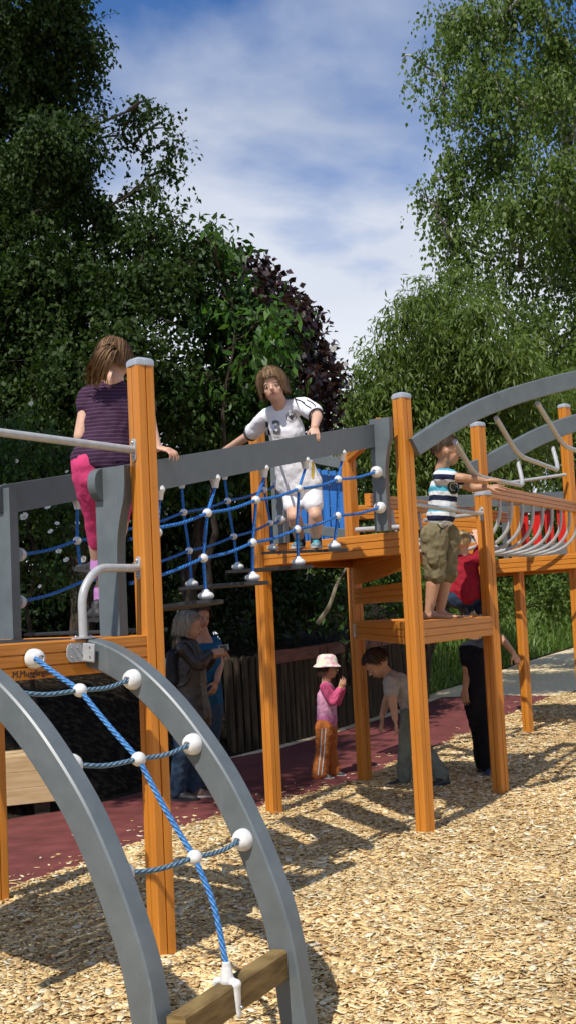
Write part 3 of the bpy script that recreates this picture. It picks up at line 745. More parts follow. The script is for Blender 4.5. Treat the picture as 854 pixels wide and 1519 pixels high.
# bracket of the right arch on the beam
bA_ = V(RA.x, RA.y, ZD1-0.062)-side_n*0.004
m = MB(); ctr = onplane(112, 968, fb0+side_n*0.038, fb1+side_n*0.038)
m.add(*(lambda pts_, d: ([p for p in pts_]+[p+d for p in pts_], [tuple(range(len(pts_)))]+[tuple(range(len(pts_), 2*len(pts_)))[::-1]]+[(i, (i+1) % len(pts_), (i+1) % len(pts_)+len(pts_), i+len(pts_)) for i in range(len(pts_))]))(
    [ctr+e1*a+V(0, 0, b) for a, b in ((-0.045, -0.04), (0.02, -0.04), (0.036, -0.032), (0.044, -0.016), (0.044, 0.016), (0.036, 0.032), (0.02, 0.04), (-0.045, 0.04))], -side_n*0.006))
brk = prt('bracket', m, M['steel'], smooth=False)
m = MB(); m.bar(ctr-e1*0.045+side_n*0.0-V(0, 0, 0), ctr-e1*0.045+side_n*0.07-V(0, 0, 0.006), 0.006, 0.078); m.build('bracket_leg', M['steel'], brk)
for a, b in ((0.02, 0.02), (0.02, -0.02), (-0.015, 0.02), (-0.015, -0.02)):
    m = MB(); m.ell(ctr+e1*a+V(0, 0, b)+side_n*0.002, 0.0055, nu=8, nv=5); m.build('bolt', M['bolt'], brk)
for b in (0.02, -0.02):
    m = MB(); m.ell(ctr-e1*0.041+side_n*0.045+V(0, 0, b), 0.0055, nu=8, nv=5); m.build('bolt', M['bolt'], brk)

# ---- rails fixed to the left post
def flange(c, n, h=0.105, wd=0.04, mat='steel', ax=V(0, 0, 1), parent=None):
    """oval mounting plate with two bolts"""
    n = Vector(n).normalized(); ax = Vector(ax); s_ = n.cross(ax).normalized(); m = MB(); N = 20
    def outl(o): 
        r = []
        for q in range(N):
            t = 2*math.pi*q/N; r.append(Vector(c)+s_*(wd/2*math.cos(t))+ax*((h-wd)/2*(1 if math.sin(t) >= 0 else -1)+wd/2*math.sin(t))+n*o)
        return r
    m.add(outl(0)+outl(0.006), [tuple(range(N))[::-1], tuple(range(N, 2*N))]+[(i, (i+1) % N, (i+1) % N+N, i+N) for i in range(N)])
    o = prt('mounting_plate', m, M[mat], parent)
    for q in (-1, 1):
        b = MB(); b.ell(Vector(c)+ax*(q*(h/2-0.018))+n*0.008, 0.008, nu=10, nv=6); b.build('bolt', M['bolt'], o)
    return o
def tubepart(pts, r=0.019, name='rail', parent=None, fil=0.09, mat='steel', n=14):
    m = MB(); m.tube(fillet(pts, fil, 7), r, n); return prt(name, m, M[mat], parent)
pa = R(38); pnx = V(math.cos(pa), math.sin(pa), 0)   # post face normals
pf1 = -pnx   # left-facing face
tr0 = U(191, 668, PL.y-0.03); fl0 = V(PL.x, PL.y, tr0.z)-pnx*0.048
rl_ = tubepart([fl0-pnx*0.0, fl0+V(-0.72, -0.86, 0)*0.8*1.2+V(0, 0, 0.03)], 0.018, 'top_rail'); flange(fl0, -pnx, parent=rl_)
hz_ = U(195, 843, PL.y-0.05).z; fl1 = V(PL.x, PL.y, hz_)-pnx*0.048
gb = onplane(124, 943, fb0+side_n*0.02, fb1+side_n*0.02); gb.z = ZD1
gt = V(gb.x, gb.y, hz_)
gh = tubepart([fl1, fl1+(gt-fl1)*0.25, gt+ (fl1-gt)*0.26+V(0, 0, 0.0), gt+V(0, 0, -0.10), gb], 0.0185, 'grab_handle', fil=0.12); flange(fl1, -pnx, parent=gh); flange(gb+V(0, 0, 0.0), V(0, 0, 1), 0.12, 0.05, ax=-e1, parent=gh)

# ---- rope bridge
N1 = V(*U(169, 800, 5.60).xy, 0); F1 = V(*U(9, 830, 6.2).xy, 0)
N2 = V(*U(566, 700, 8.0).xy, 0); F2 = V(*U(417, 740, 8.9).xy, 0)
nd = (N2-N1).normalized(); fd = (F2-F1).normalized()
def upright(P, d_, z0, z1, flip, curve=True, wd=0.13, th=0.06):
    """flat post with a concave curve on its inner edge"""
    a = wd/2; pts_ = [(-a, z0), (a*0.55, z0)]; H = z1-z0
    for k in range(11):
        t = k/10; z = z0+H*(0.10+0.72*t); x = a*(0.55-0.0*t)
        if t > 0.45: x = a*(0.55+0.75*((t-0.45)/0.55)**2.2)
        pts_.append((x, z))
    pts_ += [(a*1.35, z1), (-a, z1)]
    s_ = 1 if not flip else -1
    o = d_.cross(V(0, 0, 1)).normalized()
    A_ = [V(P.x, P.y, 0)+d_*(x*s_)+V(0, 0, z)-o*th/2 for x, z in pts_]; B_ = [p+o*th for p in A_]; n = len(A_)
    m = MB(); m.add(A_+B_, [tuple(range(n)), tuple(range(n, 2*n))[::-1]]+[(i, (i+1) % n, (i+1) % n+n, i+n) for i in range(n)])
    return prt('bridge_upright', m, M['grey'], angle=25)
zt = lambda px, py, d: U(px, py, d).z
across = nd.cross(V(0, 0, 1)).normalized()
zn1 = zt(169, 697, N1.y); zn2 = zt(566, 624, N2.y); zf1 = zt(12, 728, F1.y)-0.01; zf2 = zt(415, 655, F2.y)
# uprights stand with their broad face across the bridge
upright(N1, across if across.x > 0 else -across, ZD1, zn1+0.01, False, th=0.06, wd=0.150)
upright(F1, across if across.x > 0 else -across, ZD1, zf1+0.02, True, th=0.06)
upright(N2, across if across.x > 0 else -across, ZD2, zn2+0.012, False, th=0.055, wd=0.125)
upright(F2, across if across.x > 0 else -across, ZD2, zf2, False, th=0.055)
def handrail(A, B, za, zb, off, name='bridge_rail', ext=(0.0, 0.0), h=0.150, th=0.045):
    d_ = (B-A).normalized(); a = A-d_*ext[0]; b = B+d_*ext[1]; sl = (zb-za)/(B-A).length
    p0 = V(a.x, a.y, za-sl*ext[0]-h/2)+off; p1 = V(b.x, b.y, zb+sl*ext[1]-h/2)+off
    dd = (p1-p0); L = dd.length; dd.normalize(); up = V(0, 0, 1)-dd*dd.z; up.normalize(); o = dd.cross(up)
    a_ = h/2; out_ = []; 
    for q in range(9):
        t = math.pi/2+math.pi*q/8; out_.append((a_*0.75*math.cos(t)+0.0, a_*math.sin(t)))
    for q in range(9):
        t = -math.pi/2+math.pi*q/8; out_.append((L+a_*0.75*math.cos(t), a_*math.sin(t)))
    A_ = [p0+dd*x+up*y-o*th/2 for x, y in out_]; B_ = [p+o*th for p in A_]; n = len(A_)
    m = MB(); m.add(A_+B_, [tuple(range(n)), tuple(range(n, 2*n))[::-1]]+[(i, (i+1) % n, (i+1) % n+n, i+n) for i in range(n)])
    return prt(name, m, M['grey'], angle=40), p0, p1
oo = across*0.0
nr, nr0, nr1 = handrail(N1, N2, zt(160, 694, N1.y), zt(566, 628, N2.y), (-across if across.x > 0 else across)*0.05, ext=(0.03, 0.02))
fr_, fr0, fr1 = handrail(F1, F2, zt(14, 722, F1.y)+0.01, zt(415, 655, F2.y), V(0, 0, 0), ext=(0.02, 0.04))
def railpt(p0, p1, px):   # the spot under the rail at this picture column
    best = None
    for k in range(400):
        p = p0.lerp(p1, k/399); v = CR.transposed() @ (p-V(0, 0, CAMZ)); x = CX+F*v.x/-v.z
        if best is None or abs(x-px) < best[0]: best = (abs(x-px), p)
    return best[1]
def hanger(p, h=0.150):
    m = MB(); q = p-V(0, 0, h/2); m.cap(q-V(0, 0, 0.002), q-V(0, 0, 0.018), 0.030, 0.022, nd, flat=1.1); m.tube([q-V(0, 0, 0.015), q-V(0, 0, 0.052)], [0.024, 0.017], 12)
    prt('rope_hanger', m, M['white']); return q-V(0, 0, 0.05)
nearR = [(235, [(234, 790)], (228, 850)), (318, [(308, 761), (302, 828)], (306, 884)), (390, [(380, 742), (375, 805)], (375, 857)), (451, [(443, 725), (440, 785)], (442, 834)), (505, [(501, 711), (500, 765)], (495, 810))]
farR = [(269, [(273, 760), (281, 817)], (285, 866)), (333, [(338, 743), (347, 796)], (353, 841)), (391, [(392, 727), (401, 776)], (405, 813)), (114, [(115, 802)], (121, 850))]
foots = {}
for tag_, rws, (A, B), (p0, p1) in (('n', nearR, (N1, N2), (nr0, nr1)), ('f', farR, (F1, F2), (fr0, fr1))):
    for top, nodes, ft in rws:
        h_ = hanger(railpt(p0, p1, top)); nn_ = [onplane(a, b, A, B) for a, b in nodes]; f_ = onplane(ft[0], ft[1], A, B)
        P = [h_]+nn_+[f_]
        for a, b in zip(P, P[1:]): rope([a, b], 0.0088, 'rope2', n=8)
        for p in nn_: ball(p, 0.025)
        foots[(tag_, ft[0])] = f_
def longi(pts, A, B, endk=None, startk=None):
    P = [onplane(a, b, A, B) for a, b in pts]
    for i, (a, b) in enumerate(zip(P, P[1:])):
        t = b-a; rope([a, a.lerp(b, 0.5)-V(0, 0, 0.012), b], 0.0088, 'rope2')
    return P
P = longi([(192, 800), (234, 783), (308, 761), (380, 742), (443, 725), (501, 711), (557, 700)], N1, N2); knob(P[-1]+nd*0.0, -nd, 0.038)
P = longi([(192, 866), (302, 828), (375, 805), (440, 785), (500, 765), (562, 753)], N1, N2); knob(P[-1], -nd, 0.038)
P = longi([(32, 823), (115, 802), (192, 785), (273, 760), (338, 743), (392, 727), (409, 719)], F1, F2); knob(P[-1], -fd, 0.036); knob(P[0]-fd*0.01, fd, 0.036)
P = longi([(32, 893), (121, 864), (200, 842), (281, 817), (347, 796), (401, 776), (416, 771)], F1, F2); knob(P[-1], -fd, 0.036); knob(P[0]-fd*0.01, fd, 0.036)
def foot_ball(c):
    m = MB(); m.ell(c, (0.042, 0.042, 0.024), nu=18, nv=8); m.ell(c+V(0, 0, 0.016), (0.022, 0.022, 0.02), nu=14, nv=8); return prt('rope_foot', m, M['white'], angle=60)
for fn, ff in ((495, 405), (442, 353), (375, 285), (306, 220)):
    a = foots[('n', fn)]
    if ('f', ff) in foots: b = foots[('f', ff)]
    else: b = onplane(232, 898, F1, F2); rope([railpt(fr0, fr1, 205)-V(0, 0, 0.1), b], 0.0088, 'rope2')
    zm = (a.z+b.z)/2; d_ = (b-a); d_.z = 0; L = d_.length; d_.normalize(); o = V(-d_.y, d_.x, 0)
    foot_ball(a+V(0, 0, 0.0)); foot_ball(b+V(0, 0, 0.0))
    A0 = a-d_*0.09-V(0, 0, 0.03); B0 = b+d_*0.09-V(0, 0, 0.03); n = 28; top = []
    for q in range(n):
        t = 2*math.pi*q/n; c_, s_ = math.cos(t), math.sin(t); x = math.copysign(abs(c_)**0.55, c_); y = math.copysign(abs(s_)**0.75, s_)
        p = A0.lerp(B0, 0.5+0.5*x)+o*(0.13*y); top.append(p)
    th = V(0, 0, 0.018); m = MB(); m.add([p+th*0.5 for p in top]+[p-th*0.5 for p in top], [tuple(range(n)), tuple(range(n, 2*n))[::-1]]+[(i, (i+1) % n, (i+1) % n+n, i+n) for i in range(n)])
    prt('step', m, M['black'], angle=40)
# first steps next to the left deck (behind the post)
for q_ in (0.16,):
    a = N1.lerp(N2, q_*0.55)+V(0, 0, ZD1+0.0+q_*0.1); b = F1.lerp(F2, q_*0.55)+V(0, 0, ZD1+q_*0.1)
    m = MB(); m.bar(a, b, 0.22, 0.018, c=0.004); prt('step', m, M['black'])

# ---- upper deck between posts
def beam(A, B, z, h=0.15, th=0.06, ga=(1/3, 2/3), name='deck_beam', mat='wood_h', ea=0.0, eb=0.0, z2=None, label=None):
    d_ = (B-A); d_.z = 0; d_.normalize(); a = V(A.x, A.y, z-h/2)-d_*ea; b = V(B.x, B.y, (z if z2 is None else z2)-h/2)+d_*eb
    m = MB(); m.sweep([a, b], grooved(th, h, ga), d_.cross(V(0, 0, 1))); return prt(name, m, M[mat], label=label)
def boards(name, quad, z, mat, n=9, th=0.03):
    """deck boards filling the plan quad a-b / d-c"""
    a, b, c, d = quad; m = MB()
    for i in range(n):
        t0, t1 = (i+0.03)/n, (i+0.97)/n
        p = [a.lerp(d, t0), b.lerp(c, t0), b.lerp(c, t1), a.lerp(d, t1)]
        m.add([V(v.x, v.y, z) for v in p]+[V(v.x, v.y, z-th) for v in p], [(0, 1, 2, 3), (7, 6, 5, 4), (0, 4, 5, 1), (1, 5, 6, 2), (2, 6, 7, 3), (3, 7, 4, 0)])
    return prt(name, m, M[mat], smooth=False)
def inset(A, B, k=0.05): d_ = (B-A).normalized(); return A+d_*k, B-d_*k
for A, B in ((P1, P2), (P1, P4), (P2, P4), (P4, P6)):
    a, b = inset(A, B, 0.05); beam(a, b, ZD2, 0.155)
boards('deck_floor', (P1, P2, P4, P4), ZD2-0.01-0.004, 'wood_h', 12)
# boarded side with a curved lower edge and climbing rungs below, between the near and the back post
a, b = inset(P4, P2, 0.06); dd = (b-a).normalized(); L = (b-a).length; oo_ = dd.cross(V(0, 0, 1)).normalized()
def panel_poly(out_, th, name, mat='wood_h', base=a, d_=dd, o_=oo_):
    A_ = [V(base.x, base.y, 0)+d_*x+V(0, 0, z)-o_*th/2 for x, z in out_]; B_ = [p+o_*th for p in A_]; n = len(A_)
    m = MB(); m.add(A_+B_, [tuple(range(n)), tuple(range(n, 2*n))[::-1]]+[(i, (i+1) % n, (i+1) % n+n, i+n) for i in range(n)]); return prt(name, m, M[mat], angle=25)
zb = ZD2-0.157
panel_poly([(0, zb), (L, zb)]+[(L*(1-k/14), zb-0.075-0.065*math.sin(math.pi*0.5*k/14)) for k in range(15)], 0.045, 'side_board')
beam(a, b, 1.672, 0.130, 0.05, (1/3, 2/3), 'climbing_board')
# low platform
for A, B in ((P2, P3), (P2, P4), (P3, P6), (P6, P4)):
    a, b = inset(A, B, 0.05); beam(a, b, ZD3, 0.150)
boards('deck_floor', (P2.lerp(P3, 0.03), P3, P6, P4), ZD3-0.012-0.004, 'wood_h', 12)
m = MB(); pq = U(528, 935, P4.y-0.07); m.bar(pq-V(0, 0, 0.055), pq+V(0, 0, 0.055), 0.05, 0.06, side=V(1, 0, 0)); prt('bracket', m, M['steel'])
# gate rails of the low platform
q0 = V(P2.x, P2.y, zt(622, 746, P2.y))+(P3-P2).normalized()*0.05; 
q1 = V(P3.x, P3.y, zt(712, 763, P3.y))-(P3-P2).normalized()*0.05
r1 = tubepart([q0, q1], 0.0165, 'rail'); flange(q1+V(0.0, -0.001, 0), -(P3-P2).normalized(), 0.11, 0.045, parent=r1)
q0 = V(*U(628, 772, 9.3).xy, zt(628, 772, 9.3)); q1b = V(P3.x, P3.y, zt(705, 763, P3.y))-V(0.06, 0, 0.0)
r2 = tubepart([q0, q1b], 0.0165, 'rail')
# ---- walkway from the low tower to the right deck: sloping handrail with hanging hoops
HA = V(*U(722, 727, 9.6).xy, 0); HB = V(*U(862, 757, 12.3).xy, 0); zHA = zt(722, 719, 9.6); zHB = zt(862, 746, 12.3)
beam(HA, HB, zHA, 0.105, 0.055, (0.33, 0.66), 'handrail', z2=zHB, eb=0.5)
wdir = (HB-HA).normalized(); wl = V(-wdir.y, wdir.x, 0)
FA = HA+wl*0.95; FB = HB+wl*0.95
beam(FA, FB, zHA, 0.105, 0.055, (0.33, 0.66), 'handrail', z2=zHB, eb=0.5, ea=0.2)
for k in range(9):
    t = 0.10+0.105*k; a = HA.lerp(HB, t); b = FA.lerp(FB, t); za = zHA+(zHB-zHA)*t-0.105; D = 0.40
    a = V(a.x, a.y, za); b = V(b.x, b.y, za); mid_ = a.lerp(b, 0.5)-V(0, 0, D)
    path = []
    for q in range(25):
        u = q/24; ph = math.pi*u; c_ = -math.cos(ph); x = math.copysign(abs(c_)**0.8, c_); y = math.sin(ph)**0.75
        p = a.lerp(b, 0.5+0.5*x); path.append(V(p.x, p.y, za-D*y))
    m = MB(); m.tube(path, 0.0155, 10); prt('hoop', m, M['steel'])
# ---- right deck
RD0 = V(*U(722, 832, 12.9).xy, 0); RD1 = V(*U(872, 818, 12.1).xy, 0); zR = zt(760, 828, 12.7)
beam(RD0, RD1, zR, 0.150, 0.06, eb=0.5)
bkd = V(0.10, 1.0, 0).normalized()
boards('deck_floor', (RD0+bkd*0.05, RD1+bkd*0.05+V(0.5, 0, 0), RD1+bkd*1.7+V(0.5, 0, 0), RD0+bkd*1.7), zR-0.012, 'wood_h', 12)
beam(RD0+bkd*1.7, RD1+bkd*1.7, zR, 0.150, 0.06, eb=0.5); beam(RD0+bkd*0.04, RD0+bkd*1.66, zR-0.002, 0.148, 0.06)
A_, B_ = U(772, 800, 13.2), U(880, 800, 12.7)
A_ = V(A_.x, A_.y, 0); B_ = V(B_.x, B_.y, 0)
d_ = (B_-A_).normalized()
for k in range(7):
    p = A_+d_*(0.05+0.145*k); m = MB(); m.bar(V(p.x, p.y, zR+0.10), V(p.x, p.y, zR+0.50), 0.095, 0.02, side=d_); prt('panel_board', m, M['red'], label='red upright board of the panel on the right deck')
m = MB(); m.bar(V(A_.x, A_.y, zR+0.08)-V(0, 0.03, 0)-d_*0.05, V(B_.x, B_.y, zR+0.08)-V(0, 0.03, 0)+d_*0.3, 0.03, 0.13); prt('panel_rail', m, M['grey'])
m = MB(); m.bar(V(A_.x, A_.y, zR+0.56)-V(0, 0.03, 0)-d_*0.05, V(B_.x, B_.y, zR+0.56)-V(0, 0.03, 0)+d_*0.3, 0.03, 0.12); prt('panel_rail', m, M['grey'])
p = V(*U(765, 800, 13.0).xy, 0); post(p, zR+0.62, 40, 0.085, z0=gz(p.y)-0.05, cap=False)
p = V(*U(752, 800, 13.3).xy, 0); m = MB(); m.bar(V(p.x, p.y, zR-0.1), V(p.x, p.y, zR+0.62), 0.10, 0.05, side=V(1, 0, 0)); prt('panel_upright', m, M['grey'])
a = zt(700, 745, 12.0)
m = MB(); m.bar(U(568, 748, 11.6), U(742, 742, 11.9), 0.04, 0.125); prt('panel_rail', m, M['grey'])
m = MB(); m.bar(U(742, 742, 11.9), U(860, 736, 13.8), 0.04, 0.12); prt('panel_rail', m, M['grey'])
A_, B_ = U(574, 760, 11.3), U(716, 768, 11.4); beam(V(A_.x, A_.y, 0), V(B_.x, B_.y, 0), A_.z, 0.15, 0.05, name='handrail', z2=B_.z)
m = MB(); m.tube([U(755, 716, 12.0), U(838, 704, 12.3)], 0.017, 12); prt('rail', m, M['steel'])
m = MB(); m.tube([U(602, 800, 10.6), U(700, 806, 11.0)], 0.016, 12); prt('rail', m, M['steel'])
# ---- monkey bars: two arched beams with hanging hoops
An = [(612, 664), (655, 636), (699, 612), (743, 594), (786, 580), (854, 563), (930, 552), (1010, 552)]
dn = lambda px: 8.05+(px-613)*0.0030
Pn = [U(a, b, dn(a)) for a, b in An]; An0 = V(Pn[0].x, Pn[0].y, 0); An1 = V(Pn[5].x, Pn[5].y, 0); adir = (An1-An0).normalized(); aside = V(-adir.y, adir.x, 0)
m = MB(); m.sweep(smoothpath([onplane(a, b, An0, An1) for a, b in An], 6), rect(0.07, 0.128, 0.006), aside); prt('arched_beam', m, M['grey'], label='near arched grey beam of the monkey bars', angle=28)
Af = [(697, 699), (720, 689), (760, 668), (800, 647), (854, 627), (930, 607), (1000, 600)]
df = lambda px: 10.1+(px-697)*0.0036
Pf = [U(a, b, df(a)) for a, b in Af]; Af0 = V(Pf[0].x, Pf[0].y, 0); Af1 = V(Pf[4].x, Pf[4].y, 0)
m = MB(); m.sweep(smoothpath([onplane(a, b, Af0, Af1) for a, b in Af], 6), rect(0.07, 0.150, 0.006), aside); prt('arched_beam', m, M['grey'], label='far arched grey beam of the monkey bars', angle=28)
for near, bend1, bend2, far in (((674, 655), (704, 706), (776, 721), (767, 684)), ((735, 620), (768, 676), (828, 698), (819, 664)), ((796, 598), (835, 662), (884, 678), (874, 642)), ((858, 582), (897, 650), (944, 662), (934, 628))):
    a = onplane(*near, An0, An1); b = onplane(*far, Af0, Af1)
    t1, t2 = 0.30, 0.90
    c1 = U(*bend1, a.y+(b.y-a.y)*0.30); c2 = U(*bend2, a.y+(b.y-a.y)*0.92)
    m = MB(); m.tube(fillet([a+V(0, 0, 0.0), c1, c2, b], 0.22, 9), 0.0185, 12); prt('hoop', m, M['steel'])
# ---- blue panel and rails behind the boy
A_, B_ = U(468, 730, 10.9), U(524, 735, 10.7); A_ = V(A_.x-0.12, A_.y, 0); B_ = V(B_.x, B_.y, 0); d_ = (B_-A_).normalized(); L_ = (B_-A_).length
for k in range(int(L_/0.075)+1):
    p = A_+d_*(0.075*k); zt_ = zt(480+k*8, 690+k*2.0, 10.8); m = MB(); m.bar(V(p.x, p.y, zR+0.02), V(p.x, p.y, zt_), 0.066, 0.02, side=d_); prt('panel_board', m, M['blue'], label='blue upright board of the panel behind the upper deck')
m = MB(); m.bar(U(455, 678, 10.7), U(527, 692, 10.55), 0.04, 0.09); prt('panel_rail', m, M['grey'])
m = MB(); m.bar(U(450, 784, 10.7), U(517, 793, 10.5), 0.04, 0.085); prt('panel_rail', m, M['grey'])
A_, B_ = U(512, 678, 10.5), U(562, 632, 9.6); m = MB(); m.sweep([A_, B_], grooved(0.05, 0.14), (B_-A_).cross(V(0, 0, 1))); prt('handrail', m, M['wood_h'])
A_, B_ = U(528, 755, 11.0), U(600, 764, 11.0); beam(V(A_.x, A_.y, 0), V(B_.x, B_.y, 0), A_.z+0.03, 0.13, 0.05, name='handrail')
m = MB(); m.tube([U(528, 786, 10.3), U(606, 781, 10.0)], 0.022, 12); prt('rail', m, M['steel'])
# low timbers seen in the shade behind the bridge
# ================================================================ TREES AND SHRUBS
M['bark'] = noisy('dark_bark', (0.02, 0.016, 0.012), (0.075, 0.06, 0.045), (20, 20, 4), 7, 0.9, 0.8, 0.1)
M['birchbark'] = noisy('pale_birch_bark', (0.05, 0.045, 0.04), (0.40, 0.38, 0.34), (5, 5, 14), 7, 0.8, 0.4, 0.2, 0.42, 0.6)
LM = {
 'birchL': leafmat('dark_green_leaf', (0.016, 0.034, 0.007), (0.036, 0.066, 0.013), (0.062, 0.098, 0.018), 0.25, 0.6, 0.2),
 'cherry': leafmat('glossy_green_leaf', (0.016, 0.042, 0.008), (0.035, 0.085, 0.014), (0.07, 0.15, 0.026), 0.30, 0.5, 0.3),
 'bright': leafmat('fresh_green_leaf', (0.035, 0.085, 0.014), (0.065, 0.15, 0.024), (0.11, 0.21, 0.045), 0.38, 0.48, 0.3),
 'copper': leafmat('purple_brown_leaf', (0.012, 0.006, 0.006), (0.028, 0.010, 0.010), (0.060, 0.018, 0.016), 0.15, 0.42, 0.45),
 'birchR': leafmat('mid_green_leaf', (0.055, 0.096, 0.015), (0.105, 0.158, 0.030), (0.17, 0.215, 0.062), 0.34, 0.55, 0.28),
 'willow': leafmat('grey_green_leaf', (0.062, 0.104, 0.018), (0.125, 0.180, 0.038), (0.20, 0.25, 0.075), 0.36, 0.55, 0.28),
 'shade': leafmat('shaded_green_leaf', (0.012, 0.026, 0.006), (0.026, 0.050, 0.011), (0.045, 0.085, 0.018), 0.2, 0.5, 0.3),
}
def foliage(name, blobs, leaf, wid, mat, parent, per, holes=-0.16, droop=0.3, twig=0.45, dense=1.0, hang=0.0, shellbias=0.55, leafdroop=0.35, nleaf=12):
    """leaves set along twigs that fan out through each clump; blobs = [(centre, (rx, ry, rz), weight)]"""
    C_, D_, T_ = [], [], []
    for c, r, wgt in blobs:
        nt = max(6, int(per*wgt))
        d = rng.normal(size=(nt, 3)); d /= np.linalg.norm(d, axis=1)[:, None]
        rad = rng.random(nt)**shellbias
        # lumpy outline
        lump = 0.80+0.28*np.sin(d[:, 0]*3.1+c[0]*3+d[:, 2]*4)+0.16*np.sin(d[:, 1]*7+d[:, 2]*6+c[2])
        p = np.array(c)+d*rad[:, None]*np.array(r)*lump[:, None]
        ho = np.array([noise.noise(V(*(q_*1.9/max(0.25, r[0])*0.55+7.0)))+0.6*noise.noise(V(*(q_*4.2))) for q_ in p]); kp = ho > holes; p = p[kp]; d = d[kp]; nt = len(p)
        g = d*np.array([1, 1, 0.6])+rng.normal(0, 0.62, (nt, 3)); g[:, 2] -= droop+hang*1.5; g /= np.linalg.norm(g, axis=1)[:, None]
        C_.append(p); D_.append(g); T_.append(twig*rng.uniform(0.5, 1.3, nt))
    P = np.concatenate(C_); D = np.concatenate(D_); T = np.concatenate(T_); nt = len(P)
    # twig points with gravity
    n = nleaf
    t = (np.arange(n)+0.5)/n
    pos = P[:, None, :]+D[:, None, :]*(T[:, None]*t[None])[:, :, None]
    pos[:, :, 2] -= (hang*0.55+0.10)*(T[:, None]*t[None]**2)
    k = rng.random((nt, n)) < 0.92; tw = np.repeat(rng.random(nt), n).reshape(nt, n)[k]
    pos = pos[k]+rng.normal(0, leaf*0.42, (k.sum(), 3)); ax = np.repeat(D[:, None, :], n, 1)[k]
    N = len(pos)
    ax = ax*0.5+rng.normal(0, 0.62, (N, 3)); ax[:, 2] -= leafdroop+hang*0.9; ax /= np.linalg.norm(ax, axis=1)[:, None]
    nr = rng.normal(0, 0.60, (N, 3)); nr[:, 2] += 0.75; s = np.cross(ax, nr); s /= np.linalg.norm(s, axis=1)[:, None]+1e-9; nr = np.cross(s, ax)
    L = leaf*rng.uniform(0.6, 1.25, N)[:, None]; W = L*wid/2
    b = pos; tip = pos+ax*L-nr*L*0.12; m1 = pos+ax*L*0.42
    vs = np.stack([b, m1+s*W+nr*W*0.25, tip, m1-s*W+nr*W*0.25], 1).reshape(-1, 3)
    Q = np.arange(N*4).reshape(-1, 4)
    rn = np.clip(0.55*rng.random(N)+0.45*tw+rng.normal(0, 0.05, N), 0, 1)
    o = fastmesh(name, vs, Q, mat, parent, rn)
    return o, P, D, T
def twigs_mesh(mb, P, D, T, hang, k=1.0, r=0.004):
    idx = np.nonzero(rng.random(len(P)) < k)[0]
    for i in idx:
        p = Vector(P[i]); d = Vector(D[i]); t = T[i]
        pts = [p-d*t*0.3, p+d*t*0.4-V(0, 0, (hang*0.55+0.1)*t*0.16), p+d*t*0.95-V(0, 0, (hang*0.55+0.1)*t*0.9)]
        mb.tube(pts, [r*1.3, r, r*0.4], 3)
def limb(mb, a, b, r0, r1, seed=0, n=7, wob=0.08, lift=0.15):
    rs = random.Random(seed); L = (b-a).length; pts = []
    for i in range(n+1):
        t = i/n; p = a.lerp(b, t); w_ = wob*L*math.sin(math.pi*t)
        p = p+V(rs.uniform(-w_, w_)*0.5, rs.uniform(-w_, w_)*0.5, lift*L*math.sin(math.pi*t)); pts.append(p)
    mb.tube(pts, [r0+(r1-r0)*i/n for i in range(n+1)], 7); return pts
def tree(name, label, cat, base, top, r0, blobs, leaf, wid, mat, per, bark='bark', group=None, tw=0.35, crown=True, **k):
    base = Vector(base); top = Vector(top); t = thing(name, label, cat, base, group)
    mb = MB(); tp = limb(mb, base-V(0, 0, 0.2), top, r0, r0*0.18, hash(name) % 99, 12, 0.05, 0)
    mb.build('trunk', M[bark], t)
    br = MB()
    cand = list(tp[2:])
    for i, (c, r, wgt) in enumerate(sorted(blobs, key=lambda b_: min((Vector(b_[0])-q).length for q in tp))):
        c = Vector(c); best = min(cand, key=lambda q: (q-c).length+abs(q.z-(c.z-(c.xy-q.xy).length*0.6))*1.2)
        pts = limb(br, best, c, r0*0.25*min(1, max(r)/0.8+0.2), 0.008, i, 7, 0.12, 0.05); cand += pts[3:]
        for q in range(2):
            d = Vector((random.gauss(0, 1), random.gauss(0, 1), random.gauss(0, 0.7))).normalized()
            limb(br, pts[4], c+V(d.x*r[0], d.y*r[1], d.z*r[2])*0.8, 0.012, 0.004, i*7+q, 5, 0.10, 0.05)
    o, P, D, T = foliage('crown', blobs, leaf, wid, LM[mat], t, per, **k)
    if tw: twigs_mesh(br, P, D, T, k.get('hang', 0), tw, 0.0028)
    br.build('branches', M[bark], t, fix=False)
    return t
def B(px, py, rp, d, dd=0.0, wgt=None, sq=(1, 1, 1)):
    """clump seen at this place, with real size"""
    d = d+dd; p = U(px, py, d); r = rp*d/F
    return (tuple(p), (r*sq[0], r*sq[1]*1.15, r*sq[2]), (rp/60.0)**2 if wgt is None else wgt)
rj = random.Random(3)
def Bs(lst, d, spread=0.8, **k):
    return [B(a, b, c, d, rj.uniform(-spread, spread), **k) for a, b, c in lst]

# big birch-like tree, left
bl = Bs([(20, 40, 85), (95, 25, 60), (120, 70, 42), (40, 130, 90), (110, 130, 42), (125, 185, 28), (70, 220, 70), (10, 270, 80), (120, 225, 26), (110, 280, 45), (60, 330, 70),
         (-40, 330, 90), (-90, 100, 110), (-60, 200, 90), (196, 170, 16), (224, 148, 16), (238, 180, 20), (250, 215, 16), (244, 250, 15), (212, 228, 13), (182, 200, 10), (226, 276, 14), (200, 290, 14), (206, 150, 10),
         (150, 320, 34), (30, -80, 110), (100, -60, 60), (-60, -60, 110), (30, -200, 90)], 13.0, 0.7)
bl += [B(0, 100, 120, 14.6), B(-80, 250, 130, 14.8), B(60, 250, 90, 14.6)]
tree('birch_tree', 'tall dark green tree at the left edge with a branch reaching out against the sky', 'tree', (-3.6, 13.4, 1.2), U(-20, -150, 13.4), 0.20, bl, 0.060, 0.72, 'birchL', 360, twig=0.27, hang=0.35, tw=0.14, holes=-0.08)
